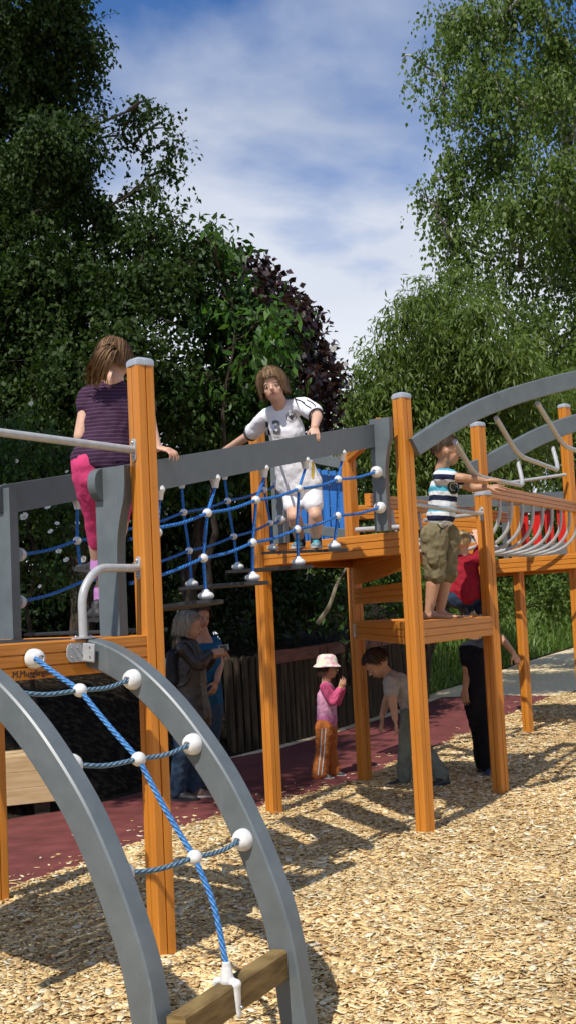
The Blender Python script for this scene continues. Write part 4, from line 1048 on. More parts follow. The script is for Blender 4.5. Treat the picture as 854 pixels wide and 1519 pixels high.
# dark broadleaf below it
bl = Bs([(150, 360, 60), (60, 400, 90), (200, 350, 38), (235, 340, 36), (120, 450, 80), (190, 430, 60), (-20, 430, 100), (40, 540, 100), (130, 560, 90), (210, 520, 70), (260, 400, 45), (-60, 560, 120), (280, 380, 40), (300, 440, 50), (250, 590, 80)], 12.4, 0.7)
bl += [B(0, 480, 150, 14.2), B(150, 560, 130, 14.2), B(100, 650, 150, 13.6), B(-60, 680, 150, 13.6)]
tree('broadleaf_tree', 'dense dark tree with small leaves filling the left below the tall birch', 'tree', (-2.3, 13.2, 1.1), U(120, 420, 13.0), 0.16, bl, 0.066, 0.62, 'birchL', 330, twig=0.34, hang=0.1, tw=0.10)
# tree with long glossy leaves
bl = Bs([(305, 352, 22), (326, 372, 20), (318, 410, 28), (352, 440, 30), (345, 490, 42), (330, 540, 50), (385, 455, 26), (410, 482, 28), (400, 515, 32), (370, 560, 50), (340, 620, 60), (400, 560, 34), (280, 600, 50), (390, 610, 44), (320, 690, 50), (270, 700, 50), (400, 680, 36), (295, 470, 34)], 12.6, 0.5)
tree('cherry_tree', 'tree with long glossy bright green leaves behind the boy in the white jersey', 'tree', (-1.25, 13.1, 1.15), U(335, 420, 12.9), 0.10, bl, 0.125, 0.42, 'cherry', 200, twig=0.30, hang=0.12, tw=0.12, leafdroop=0.45, nleaf=9)
bl = Bs([(300, 352, 14), (320, 368, 15), (395, 470, 24), (415, 488, 18), (360, 470, 20), (330, 440, 18), (385, 505, 24), (330, 520, 22), (300, 560, 20), (415, 515, 14), (365, 540, 20)], 11.9, 0.3)
tree('cherry_sapling', 'lighter green leafy sprays standing out in front of the dark tree', 'tree', (-0.95, 12.2, 1.05), U(350, 480, 12.0), 0.05, bl, 0.13, 0.42, 'bright', 95, twig=0.30, hang=0.2, tw=0.25, leafdroop=0.5, nleaf=8)
# copper beech
bl = Bs([(338, 378, 14), (352, 400, 20), (372, 385, 16), (390, 400, 16), (378, 420, 26), (410, 440, 28), (440, 462, 26), (455, 462, 12), (455, 490, 26), (475, 520, 24), (450, 530, 34), (478, 555, 24), (470, 590, 30), (440, 590, 34), (420, 470, 34), (484, 535, 12), (490, 580, 16), (470, 630, 30)], 13.8, 0.6)
bl += Bs([(400, 425, 12), (436, 470, 16), (448, 510, 16), (445, 550, 18), (462, 565, 14)], 12.6, 0.2)
tree('copper_tree', 'purple-leaved tree showing dark against the sky behind the green one', 'tree', (-0.4, 14.2, 1.3), U(410, 470, 14.0), 0.10, bl, 0.088, 0.88, 'copper', 250, twig=0.20, hang=0.15, tw=0.3, nleaf=8)
# tall birch, right
bl = Bs([(655, 20, 34), (700, 20, 45), (760, 10, 60), (830, 60, 55), (690, 70, 45), (650, 75, 28), (612, 84, 18), (596, 82, 10), (625, 112, 22), (640, 150, 24), (660, 120, 30), (655, 180, 20), (720, 120, 60), (800, 140, 70), (690, 190, 40), (676, 230, 30),
         (740, 220, 60), (830, 240, 70), (665, 245, 20), (645, 262, 18), (628, 278, 16), (650, 300, 24), (690, 290, 40), (760, 310, 60), (840, 330, 60), (670, 345, 26), (700, 370, 40), (660, 385, 22), (770, 400, 60), (840, 430, 60), (700, 430, 45), (760, 480, 60), (830, 520, 60),
         (740, -70, 80), (830, -60, 80), (900, 100, 100), (920, 300, 110), (920, 480, 110), (780, -180, 80)], 19.5, 1.2)
bl += [B(830, 120, 90, 21.5, wgt=2), B(850, 320, 110, 21.5, wgt=2.5)]
tree('birch_tree', 'tall birch with drooping twigs rising out of the picture on the right', 'tree', (5.7, 20.3, 0.6), U(770, -150, 20.3), 0.22, bl, 0.085, 0.70, 'birchR', 330, 'birchbark', twig=0.50, hang=0.8, tw=0.12, holes=0.03)
# willow below it
bl = Bs([(525, 590, 26), (515, 560, 18), (545, 550, 28), (575, 520, 26), (590, 480, 24), (600, 455, 18), (612, 440, 18), (640, 430, 26), (660, 460, 40), (620, 500, 42), (580, 570, 42), (540, 620, 40), (670, 520, 50), (700, 460, 40), (640, 570, 55), (700, 590, 60), (740, 530, 55), (600, 630, 55), (660, 650, 60), (770, 590, 60), (740, 660, 60), (680, 405, 20), (560, 680, 50), (620, 700, 60)], 16.0, 0.8)
bl += [B(640, 580, 90, 17.5), B(760, 600, 100, 17.5), B(560, 640, 70, 17.2)]
bl += Bs([(825, 560, 55), (870, 520, 55), (850, 620, 60), (910, 600, 70), (800, 640, 45), (840, 690, 50)], 22.5, 0.6)
bl += [B(880, 600, 90, 24, wgt=2)]
tree('willow_tree', 'bushy willow with narrow grey-green leaves behind the monkey bars', 'tree', (1.70, 17.2, 0.15), U(690, 520, 17.0), 0.12, bl, 0.112, 0.24, 'willow', 440, twig=0.45, hang=0.35, tw=0.06, leafdroop=0.5, nleaf=13)
# thick growth behind, closing the view under the crowns
def hedge(name, label, lst, d, leaf, mat, per, **k):
    bl = Bs(lst, d, 0.8); c = Vector(bl[0][0]); 
    x = sum(b[0][0] for b in bl)/len(bl)
    return tree(name, label, 'shrub', (x, d, gz(d)+0.7), V(x, d, min(b[0][2] for b in bl)+0.8), 0.06, bl, leaf, 0.55, mat, per, tw=0.0, **k)
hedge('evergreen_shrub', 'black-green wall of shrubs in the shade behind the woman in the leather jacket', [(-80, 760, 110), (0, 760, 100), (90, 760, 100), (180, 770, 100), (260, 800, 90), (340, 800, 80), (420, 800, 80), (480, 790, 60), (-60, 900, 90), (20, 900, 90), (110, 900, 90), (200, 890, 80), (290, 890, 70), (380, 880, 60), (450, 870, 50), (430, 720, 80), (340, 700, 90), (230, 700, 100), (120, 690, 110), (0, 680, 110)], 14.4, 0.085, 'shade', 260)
hedge('green_shrub', 'dark green shrubs behind the orange tower and the red boards', [(500, 700, 60), (560, 740, 60), (540, 800, 60), (610, 800, 60), (690, 740, 70), (680, 830, 60), (760, 770, 70), (850, 760, 80), (760, 850, 50), (850, 850, 60), (640, 890, 40), (930, 800, 80), (720, 880, 40), (820, 890, 36), (590, 860, 50), (520, 870, 50)], 21.5, 0.10, 'willow', 300)
hedge('low_bush', 'low leafy bush on the bank above the palisade', [(470, 880, 22), (500, 865, 26), (530, 890, 26), (560, 880, 30), (590, 905, 22), (480, 920, 16), (450, 910, 18), (600, 860, 26), (440, 870, 20), (520, 925, 14)], 14.2, 0.085, 'cherry', 150)
# rose bush with white flowers, behind the left of the bridge
bl = Bs([(10, 640, 40), (60, 640, 38), (30, 690, 40), (90, 680, 40), (70, 740, 40), (120, 740, 34), (50, 790, 40), (110, 800, 36), (60, 840, 32), (0, 740, 40), (100, 850, 26), (-30, 680, 50), (-30, 800, 50), (20, 850, 36)], 9.4, 0.35)
rose = tree('rose_bush', 'wild rose bush with small white flowers behind the left side of the rope bridge', 'bush', (-2.1, 9.9, 0.3), U(40, 700, 9.9), 0.03, bl, 0.050, 0.5, 'cherry', 190, twig=0.22, hang=0.3, tw=0.25, nleaf=10)
M['petal'] = noisy('white_petal', (0.55, 0.52, 0.44), (0.75, 0.73, 0.66), (40, 40, 40), 3, 0.6, 0.0)
M['pollen'] = newmat('yellow_stamens', (0.45, 0.30, 0.04), 0.8)
for px, py, r_ in ((47, 599, 5), (37, 767, 9), (72, 750, 8), (76, 789, 6), (88, 818, 6), (99, 831, 6), (125, 830, 7), (85, 777, 5), (34, 823, 5), (8, 723, 7), (100, 700, 4), (115, 776, 5), (60, 870, 4), (26, 684, 4)):
    c = U(px, py, 8.98+random.uniform(-0.05, 0.1)); r = 0.82*r_*9/F; nrm = V(random.uniform(-.4, .4), -0.8, random.uniform(0.1, .8)).normalized(); s_ = nrm.cross(V(0, 0, 1)).normalized(); u_ = s_.cross(nrm)
    m = MB()
    for q in range(5):
        a = 2*math.pi*q/5+random.random()*0.3; d_ = s_*math.cos(a)+u_*math.sin(a); e_ = nrm.cross(d_)
        m.add([c+nrm*0.001, c+d_*r*0.5+e_*r*0.42+nrm*r*0.12, c+d_*r*0.95+e_*r*0.36+nrm*r*0.35, c+d_*r*0.90+nrm*r*0.28, c+d_*r*0.95-e_*r*0.36+nrm*r*0.35, c+d_*r*0.5-e_*r*0.42+nrm*r*0.12], [(0, 1, 2, 3), (0, 3, 4, 5)])
    fl = m.build('flower', M['petal'], rose, fix=False); m = MB(); m.ell(c+nrm*r*0.1, r*0.22, nu=8, nv=5); m.build('flower_centre', M['pollen'], fl)
# leaning dead branch by the low bush
m = MB(); lp_ = [U(487, 900, 12.6), U(497, 872, 12.7), U(503, 858, 12.8), U(518, 835, 12.9)]
lp_ = [U(470, 925, 12.6)]+lp_
M['deadwood'] = noisy('pale_deadwood', (0.10, 0.08, 0.05), (0.2, 0.17, 0.11), (20, 20, 6), 5, 0.9, 0.4)
o = m.tube(smoothpath(lp_, 4), [0.028-0.0011*i for i in range(17)], 7).build('fallen_branch', M['deadwood']); tag(o, 'thin bare branch leaning in the low bush above the palisade', 'branch')

# unseen tree added left of the view so its crown shades women and palisade
bl = []
for q in range(16):
    a = rj.uniform(0, 6.28); e_ = rj.uniform(0, 1.15); bl.append(((-2.75+math.cos(a)*e_, 7.3+math.sin(a)*e_*1.1, 7.0+rj.uniform(-0.7, 0.8)), (0.62, 0.62, 0.5), 1.0))
bl += [((-3.9+rj.uniform(-.8, .8), 6.9+rj.uniform(-.8, .8), 7.2+rj.uniform(-.6, .8)), (0.7, 0.7, 0.55), 1.0) for q in range(8)]
tree('shade_tree', 'broad unseen tree added beyond the left edge to shade the bank', 'tree', (-5.0, 6.9, 0.0), (-3.6, 7.0, 7.0), 0.16, bl, 0.085, 0.7, 'birchL', 170, twig=0.34, hang=0.2, tw=0.0, holes=-0.4)
# ================================================================ PEOPLE
SK = {'fair': skinmat('fair_skin', (0.56, 0.33, 0.23)), 'tan': skinmat('tanned_skin', (0.42, 0.23, 0.14)), 'mid': skinmat('light_brown_skin', (0.38, 0.20, 0.125))}
M['eyew'] = newmat('eye_white', (0.62, 0.60, 0.57), 0.3); M['iris'] = newmat('dark_iris', (0.03, 0.02, 0.015), 0.2); M['lip'] = newmat('lip', (0.36, 0.12, 0.10), 0.5)
def hairmat(name, a, b):
    m = leafmat(name, a, b, None, 0.04, 0.6, 0.2); return m
def unit(v): return Vector(v).normalized()
def headframe(fwd, up=(0, 0, 1)):
    f = unit(fwd); u = Vector(up); u = (u-f*u.dot(f)).normalized(); return f, u, f.cross(u)
def head(m, c, fr, r, neck=None, nr=None):
    """skull, jaw, cheeks, nose, brow, ears added to the body mesh; r = half the head height"""
    f, u, s = fr; c = Vector(c); ax = (s, f, u)
    m.ell(c+u*r*0.22-f*r*0.08, (r*0.74, r*0.90, r*0.80), ax)
    m.ell(c-u*r*0.28+f*r*0.22, (r*0.58, r*0.56, r*0.62), ax)
    m.ell(c-u*r*0.66+f*r*0.38, (r*0.30, r*0.28, r*0.22), ax)
    for q in (-1, 1):
        m.ell(c-u*r*0.22+f*r*0.46+s*q*r*0.30, (r*0.24, r*0.22, r*0.24), ax)
        m.ell(c-u*r*0.02-f*r*0.02+s*q*r*0.74, (r*0.07, r*0.15, r*0.21), ax)
        m.ell(c+u*r*0.16+f*r*0.66+s*q*r*0.26, (r*0.22, r*0.12, r*0.07), ax)
    m.cap(c+u*r*0.10+f*r*0.74, c-u*r*0.16+f*r*0.93, r*0.055, r*0.10, n=10)
    m.ell(c-u*r*0.18+f*r*0.84, (r*0.15, r*0.10, r*0.08), ax)
    m.ell(c-u*r*0.42+f*r*0.70, (r*0.22, r*0.12, r*0.11), ax)
    if neck is not None: m.cap(c-u*r*0.35-f*r*0.10, neck, (nr or r*0.42), (nr or r*0.42)*1.12)
def face(par, c, fr, r):
    f, u, s = fr; c = Vector(c); ax = (s, f, u)
    for q in (-1, 1):
        e = c+u*r*0.02+f*r*0.715+s*q*r*0.27
        m = MB(); m.ell(e, (r*0.105, r*0.05, r*0.045), ax); eo = m.build('eye', M['eyew'], par)
        m = MB(); m.ell(e+f*r*0.045, (r*0.055, r*0.035, r*0.050), ax); m.build('iris', M['iris'], eo)
        m = MB(); m.cap(e+u*r*0.16+f*r*0.045-s*0.13*r, e+u*r*0.16+f*r*0.045+s*0.13*r, r*0.025, r*0.025, n=8); m.build('eyebrow', M['browhair'], par)
    m = MB(); m.ell(c-u*r*0.40+f*r*0.80, (r*0.20, r*0.05, r*0.045), ax); m.ell(c-u*r*0.47+f*r*0.80, (r*0.16, r*0.05, r*0.045), ax); m.build('mouth', M['lip'], par)
M['browhair'] = newmat('eyebrow_hair', (0.20, 0.12, 0.08), 0.8)
def hair(par, c, fr, r, limit, drop, mat, n=900, k=1.09, wav=0.02, seed=1, flare=0.0):
    """limit(az) = how far round the skull it reaches (radians), drop(az) = how far it then hangs (in r); az 0 = forehead"""
    f, u, s = fr; c = Vector(c)+u*r*0.20-f*r*0.08; rs = random.Random(seed)
    def pt(az, t, kk):
        lm, dp = limit(az), drop(az); arc = lm*0.9*1.0; tot = arc+dp; x = t*tot
        a = min(x, arc)/0.9; ex = max(0, x-arc)
        rd = s*math.sin(az)*0.80+f*math.cos(az)*0.97
        p = c+(rd*math.sin(min(a, math.pi/2+0.9 if ex == 0 else a))+u*math.cos(a)*0.90)*r*kk
        if ex: p = p-u*ex*r+rd*flare*ex*r
        return p
    NA, NT = 40, 14; vs = []; fs = []
    for kk in (k, k*0.93):
        b = len(vs)
        for i in range(NT+1):
            for j in range(NA): vs.append(pt(2*math.pi*j/NA, max(0.001, 0.93*i/NT), kk)+V(rs.uniform(-1, 1), rs.uniform(-1, 1), rs.uniform(-1, 1))*r*0.008)
        for i in range(NT):
            for j in range(NA): fs.append((b+i*NA+j, b+i*NA+(j+1) % NA, b+(i+1)*NA+(j+1) % NA, b+(i+1)*NA+j))
    h = (NT+1)*NA
    for j in range(NA): fs.append((NT*NA+j, NT*NA+(j+1) % NA, h+NT*NA+(j+1) % NA, h+NT*NA+j))
    vs2, Q, rn = [np.array(v) for v in vs], [], []
    Q = [list(x) for x in fs]; rn = [0.12+0.35*rs.random() if i % 3 else 0.5*rs.random() for i in range(len(fs))]
    for _ in range(n):
        az = rs.random()*2*math.pi; t0 = rs.random()*0.6; t1 = min(1.06, t0+rs.uniform(0.3, 0.7)) if rs.random() < 0.5 else 0.98+rs.uniform(-0.10, 0.12); kk = k*(rs.uniform(0.985, 1.05) if rs.random() < 0.8 else rs.uniform(1.04, 1.12)); w_ = r*rs.uniform(0.012, 0.034); da = rs.gauss(0, 0.10); r_ = rs.random()
        prev = None; m_ = 6
        for i in range(m_+1):
            t = t0+(t1-t0)*i/m_; a_ = az+da*t+wav*math.sin(t*9+az*7); p = pt(a_, t, kk*(1 if i else 0.97)); q = pt(a_+0.05, t, kk)
            sd = (q-p); sd = sd.normalized()*w_*(1-0.5*i/m_) if sd.length > 1e-6 else s*w_
            b = len(vs2); vs2 += [np.array(p-sd), np.array(p+sd)]
            if prev is not None: Q.append([prev, prev+1, b+1, b]); rn.append(r_)
            prev = b
    return fastmesh('hair', np.array(vs2), np.array(Q), mat, par, np.array(rn), smooth=True)
def hand(m, wrist, dr, back, L=0.145, curl=0.5, thumbside=1, wr=0.021, spread=0.10, curls=None):
    """palm, four unequal fingers with three joints, thumb from the side of the palm"""
    d = unit(dr); b = Vector(back); b = (b-d*b.dot(d)).normalized(); s = d.cross(b)*thumbside
    pw = L*0.23; wrist = Vector(wrist)
    pc = wrist+d*L*0.46
    m.cap(wrist-d*L*0.05, wrist+d*L*0.10, wr, wr*0.95, s, flat=0.75)
    m.cap(wrist+d*L*0.10, pc-d*L*0.04, pw*0.82, pw*0.98, s, flat=0.36)
    for i, (o, ln) in enumerate(((0.78, 0.92), (0.27, 1.0), (-0.25, 0.94), (-0.74, 0.74))):
        p = pc+s*(o*pw)-d*L*0.02; a = spread*(o)*1.4; dd = (d*math.cos(a)+s*math.sin(a)).normalized(); cu = (curls[i] if curls else curl); r = L*0.052*(0.95 if i < 3 else 0.84)
        ang = cu*0.5
        for seg, fl in ((0, 0.23), (1, 0.155), (2, 0.115)):
            ax = dd*math.cos(ang)-b*math.sin(ang); q = p+ax*(L*fl*ln); m.cap(p, q, r, r*0.90, n=8); p = q; r *= 0.90; ang += cu*(0.95 if seg == 0 else 0.6)
    p = wrist+d*L*0.16+s*pw*0.75; ang = 0.75
    for fl, r, k in ((0.20, 0.068, 0.0), (0.16, 0.056, 0.3), (0.12, 0.048, 0.5)):
        ax = (d*math.cos(ang)+s*math.sin(ang)*0.85-b*0.35*(1+curl)); ax.normalize(); q = p+ax*L*fl; m.cap(p, q, r*L, r*L*0.9, n=8); p = q; ang -= 0.35
def toes(m, heel, dr, L, up=V(0, 0, 1)):
    d = unit(dr); s = d.cross(up).normalized(); w_ = L*0.19
    m.cap(heel+up*L*0.14, heel+d*L*0.30+up*L*0.17, L*0.145, L*0.15, s); m.cap(heel+d*L*0.25+up*L*0.15, heel+d*L*0.72+up*L*0.07, L*0.15, L*0.16, s, flat=0.9, fb=0.42)
    for i in range(5):
        o = (-0.8+0.4*i); ln = [0.98, 0.99, 0.95, 0.91, 0.85][i]; r = L*(0.055 if i == 0 else 0.038); p = heel+s*o*w_*0.85+up*L*0.055
        m.cap(p+d*L*0.68, p+d*L*ln, r*1.15, r, n=8)
def shoe(name, heel, dr, L, mat, par, sole='sole', up=V(0, 0, 1), laces=None, ankle=None):
    d = unit(dr); s = d.cross(up).normalized(); m = MB()
    m.cap(heel+d*L*0.13+up*L*0.16, heel+d*L*0.42+up*L*0.17, L*0.145, L*0.15, s); m.cap(heel+d*L*0.35+up*L*0.15, heel+d*L*0.82+up*L*0.10, L*0.155, L*0.165, s, flat=0.85, fb=0.48)
    m.cap(heel+d*L*0.15+up*L*0.14, heel+d*L*0.18+up*L*0.36, L*0.145, L*0.135, s)
    o = m.build(name, mat, par, voxel=0.006, sm=2)
    m = MB(); n = 22; A_ = []
    for q in range(n):
        t = 2*math.pi*q/n; x = 0.5+0.5*math.copysign(abs(math.cos(t))**0.8, math.cos(t)); w_ = L*(0.155+0.04*math.sin(x*3.0))*math.copysign(abs(math.sin(t))**0.8, math.sin(t))
        A_.append(heel+d*(x*L*1.03-L*0.03)+s*w_)
    m.add([p+up*L*0.085 for p in A_]+[p for p in A_], [tuple(range(n)), tuple(range(n, 2*n))[::-1]]+[(i, (i+1) % n, (i+1) % n+n, i+n) for i in range(n)])
    m.build('sole', M[sole], o)
    if laces:
        for q in range(3):
            c = heel+d*L*(0.42+0.11*q)+up*L*(0.33-0.055*q); m = MB(); m.cap(c-s*L*0.08, c+s*L*0.08, L*0.018, L*0.018, n=6); m.build('lace', laces, o)
    return o
M['sole'] = noisy('pale_rubber_sole', (0.35, 0.35, 0.33), (0.5, 0.5, 0.47), (30, 30, 30), 3, 0.6, 0.1); M['dsole'] = newmat('dark_sole', (0.02, 0.02, 0.02), 0.7)
def body(t, segs, mat, vox=0.006, sm=3, name='body'):
    m = MB(); segs(m); return m.build(name, mat, t, voxel=vox, sm=sm)
def cl(t, name, mat, segs, vox=0.010, sm=2, disp=(0.020, 0.05)):
    m = MB(); segs(m); return m.build(name, mat, t, voxel=vox, sm=sm, disp=disp)
def tube_join(m, pts, rs, side=None, flat=1.0):
    for i in range(len(pts)-1): m.cap(pts[i], pts[i+1], rs[i], rs[i+1], side, flat)
def project(ob, target, direction, off=0.003):
    """lay a flat mark onto the cloth below it"""
    me = target.data; o = origin(target); bv = BVHTree.FromPolygons([v.co+o for v in me.vertices], [tuple(p.vertices) for p in me.polygons])
    oo = origin(ob); d = unit(direction)
    bm = bmesh.new(); bm.from_mesh(ob.data); bmesh.ops.triangulate(bm, faces=bm.faces)
    for _ in range(3):
        es = [e for e in bm.edges if e.calc_length() > 0.010]
        if es: bmesh.ops.subdivide_edges(bm, edges=es, cuts=1); bmesh.ops.triangulate(bm, faces=bm.faces)
    for v in bm.verts:
        p = v.co+oo; h = bv.ray_cast(p-d*0.5, d)
        if h[0] is not None: v.co = h[0]-d*off-oo
    bm.to_mesh(ob.data); bm.free()
def mark(name, polys, mat, par, target, org, xd, ud, direction, off=0.003):
    """flat shape given by 2D polygons"""
    xd = unit(xd); ud = unit(ud); m = MB()
    for p in polys: m.add([Vector(org)+xd*a+ud*b for a, b in p], [tuple(range(len(p)))])
    o = m.build(name, mat, par, smooth=False, fix=False); project(o, target, direction, off); return o
Z = V(0, 0, 1)

# ---------------------------------------------------------------- boy in the white jersey, on the bridge
t = thing('person', 'boy with brown bob in white jersey numbered 13 standing on the rope bridge', 'person', U(457, 812, 8.0))
c_h = U(405, 574, 7.72); fr = headframe(V(-0.12, -0.95, -0.10), V(-0.20, 0.0, 1)); hr = 0.108
nk = U(417, 603, 7.80); sR = U(397, 617, 7.90); sL = U(449, 601, 7.74); ch = U(425, 640, 7.85); wa = U(432, 680, 7.92); hp = U(447, 718, 8.0)
hR, hL = U(434, 728, 8.02), U(461, 728, 7.95); kR, kL = U(436, 766, 7.90), U(467, 764, 7.86); aR, aL = U(444, 800, 8.03), U(468, 799, 7.95)
eR, wR = U(371, 645, 8.15), U(334, 668, 8.45); eL, wL = U(470, 618, 7.55), U(466, 633, 7.36)
tdir = unit(sL-sR)
def segs(m):
    head(m, c_h, fr, hr, nk, 0.046)
    m.cap(sR.lerp(sL, 0.2), sR.lerp(sL, 0.8), 0.045, 0.045); m.cap(ch, hp, 0.10, 0.095, tdir, 0.7); m.cap(nk, ch, 0.05, 0.10, tdir, 0.7)
    tube_join(m, [sR, eR, wR], [0.042, 0.033, 0.023]); tube_join(m, [sL, eL, wL], [0.042, 0.034, 0.024])
    hand(m, wR, wR-eR, V(0, 0, 1), 0.135, 0.5, 1); 
    for h_, k_, a_ in ((hR, kR, aR), (hL, kL, aL)):
        tube_join(m, [h_, k_], [0.062, 0.042]); m.ell(k_+V(0, -0.008, 0), (0.038, 0.040, 0.042)); tube_join(m, [k_, k_.lerp(a_, 0.35), a_], [0.044, 0.048, 0.031]); m.cap(a_, a_-Z*0.04, 0.031, 0.032)
    hand(m, wL, V(0.02, -0.35, -0.55), V(0.15, -0.75, 0.4), 0.14, 0.8, 1, curls=[0.75, 0.85, 0.9, 0.8])
body(t, segs, SK['fair'], 0.0052)
face(t, c_h, fr, hr)
hm = hairmat('light_brown_hair', (0.055, 0.030, 0.014), (0.30, 0.185, 0.095))
def lim(a): a = abs((a+math.pi) % (2*math.pi)-math.pi); return 1.16+0.50*sstep(0.35, 0.9, a)
def drp(a): a = abs((a+math.pi) % (2*math.pi)-math.pi); return 0.02+0.55*sstep(0.45, 0.95, a)
hair(t, c_h, fr, hr, lim, drp, hm, 2800, 1.12, 0.07, 2, 0.0)
wj = cloth('white_jersey', (0.80, 0.79, 0.82), 0.95, 0.8, 60, 0.25)
def segs(m):
    m.cap(sR.lerp(sL, 0.12), sR.lerp(sL, 0.88), 0.060, 0.060); m.cap(ch, wa, 0.128, 0.128, tdir, 0.72); m.cap(wa, U(444, 719, 7.98), 0.128, 0.166, tdir, 0.74); m.cap(U(421, 617, 7.82), ch, 0.105, 0.126, tdir, 0.66)
    m.cap(sR, sR.lerp(eR, 0.80), 0.056, 0.060); m.cap(sL, sL.lerp(eL, 0.72)+V(0.0, 0, 0.01), 0.056, 0.060)
jr = cl(t, 'jersey', wj, segs, 0.009, 2, (0.018, 0.07))
cuffm = cloth('dark_cuff', (0.03, 0.03, 0.04), 0.8)
for a, b, k, rr_ in ((sR, eR, 0.80, 0.058), (sL, eL, 0.72, 0.058)):
    d_ = unit(b-a); p = a.lerp(b, k)+d_*0.058; m = MB(); u_ = d_.cross(Z).normalized(); w_ = d_.cross(u_); N = 26
    ring = lambda o, r: [p+d_*o+(u_*math.cos(2*math.pi*q/N)+w_*math.sin(2*math.pi*q/N))*r for q in range(N)]
    m.tube([q for q in ring(-0.010, rr_*0.80)]+[ring(-0.010, rr_*0.80)[0]], 0.006, 6); m.build('cuff', cuffm, jr)
vd = unit(U(425, 640, 7.9)-V(0, 0, CAMZ)); xr = unit(V(0.97, -0.10, 0.09)); yu = unit(V(-0.09, 0, 1)); prm = newmat('jersey_print', (0.10, 0.105, 0.12), 0.7); blk = newmat('black_crest_print', (0.012, 0.012, 0.014), 0.6)
tx = textmesh('13', 0.120, 'number', prm, jr, U(390.5, 646, 7.6), xr, yu, bold=0.004)
# keep only what lies on the cloth
project(tx, jr, vd, 0.004)
oc = U(432, 618, 7.6)
ringp = [[(0.031*math.cos(a), 0.031*math.sin(a)), (0.031*math.cos(b), 0.031*math.sin(b)), (0.0275*math.cos(b), 0.0275*math.sin(b)), (0.0275*math.cos(a), 0.0275*math.sin(a))] for a, b in [(2*math.pi*i/30, 2*math.pi*(i+1)/30) for i in range(30)]]
mark('crest_ring', ringp, blk, jr, jr, oc, xr, yu, vd)
eg = [[(-0.004, 0.016), (0.004, 0.016), (0.005, 0.004), (0.006, -0.012), (0, -0.020), (-0.006, -0.012), (-0.005, 0.004)]]
for q in (-1, 1):
    eg += [[(0.004*q, 0.008), (0.018*q, 0.016), (0.020*q, 0.010), (0.006*q, 0.001)], [(0.004*q, 0.003), (0.021*q, 0.004), (0.019*q, -0.003), (0.006*q, -0.003)], [(0.004*q, -0.003), (0.016*q, -0.008), (0.012*q, -0.013), (0.004*q, -0.008)], [(0.002*q, -0.012), (0.010*q, -0.021), (0.004*q, -0.020)]]
mark('crest_eagle', eg, blk, jr, jr, oc, xr, yu, vd, 0.004)
for i in range(3): mark('crest_star', [[(0.006*(i-1)-0.002, 0.037), (0.006*(i-1)+0.002, 0.037), (0.006*(i-1), 0.041)]], newmat('gold_print', (0.45, 0.30, 0.06), 0.6), jr, jr, oc, xr, yu, vd)
for pts_ in ([(437, 590), (445, 593), (452, 597)], [(448, 595), (454, 601), (461, 605)], [(455, 592), (463, 597), (468, 602)]):
    m = MB(); P = [U(a, b, 7.5) for a, b in pts_]; wv = V(0.25, 0, 0.97)*0.0042
    for a, b in zip(P, P[1:]): m.add([a-wv, b-wv, b+wv, a+wv], [(0, 1, 2, 3)])
    o = m.build('shoulder_stripe', blk, jr, smooth=False, fix=False); project(o, jr, vd, 0.004)
yl = newmat('yellow_print', (0.62, 0.42, 0.03), 0.7)
m = MB(); a, b, w_ = U(465, 687, 7.6), U(465, 712, 7.6), V(0.008, 0, 0); m.add([a-w_, a+w_, b+w_, b-w_], [(0, 1, 2, 3)]); o = m.build('side_stripe', yl, jr, smooth=False, fix=False); project(o, jr, vd, 0.004)
m = MB(); a, b, w_ = U(447, 600, 7.5), U(449, 645, 7.5), V(0.005, 0, 0); 
def segs(m):
    m.cap(hR.lerp(hL, 0.2)+Z*0.02, hR.lerp(hL, 0.8)+Z*0.02, 0.074, 0.074); tube_join(m, [hR, hR.lerp(kR, 0.55)], [0.074, 0.068]); tube_join(m, [hL, hL.lerp(kL, 0.55)], [0.074, 0.070])
cl(t, 'shorts', cloth('white_shorts', (0.78, 0.77, 0.80), 0.95), segs, 0.010, 2, (0.01, 0.06))
shm = noisy('teal_and_grey_trainer', (0.02, 0.05, 0.07), (0.25, 0.42, 0.45), (40, 40, 40), 3, 0.6, 0.2); lc = newmat('turquoise_lace', (0.05, 0.42, 0.55), 0.7)
shoe('trainer', aR+V(0.02, 0.05, -0.062), V(-0.35, -0.9, -0.02), 0.185, shm, t, laces=lc); shoe('trainer', aL+V(0.02, 0.05, -0.064), V(-0.22, -0.95, -0.02), 0.185, shm, t, laces=lc)
sockm = cloth('dark_sock', (0.03, 0.03, 0.035))
for a_ in (aR, aL):
    m = MB(); m.cap(a_+Z*0.02, a_-Z*0.03, 0.036, 0.038); m.build('sock', sockm, t)

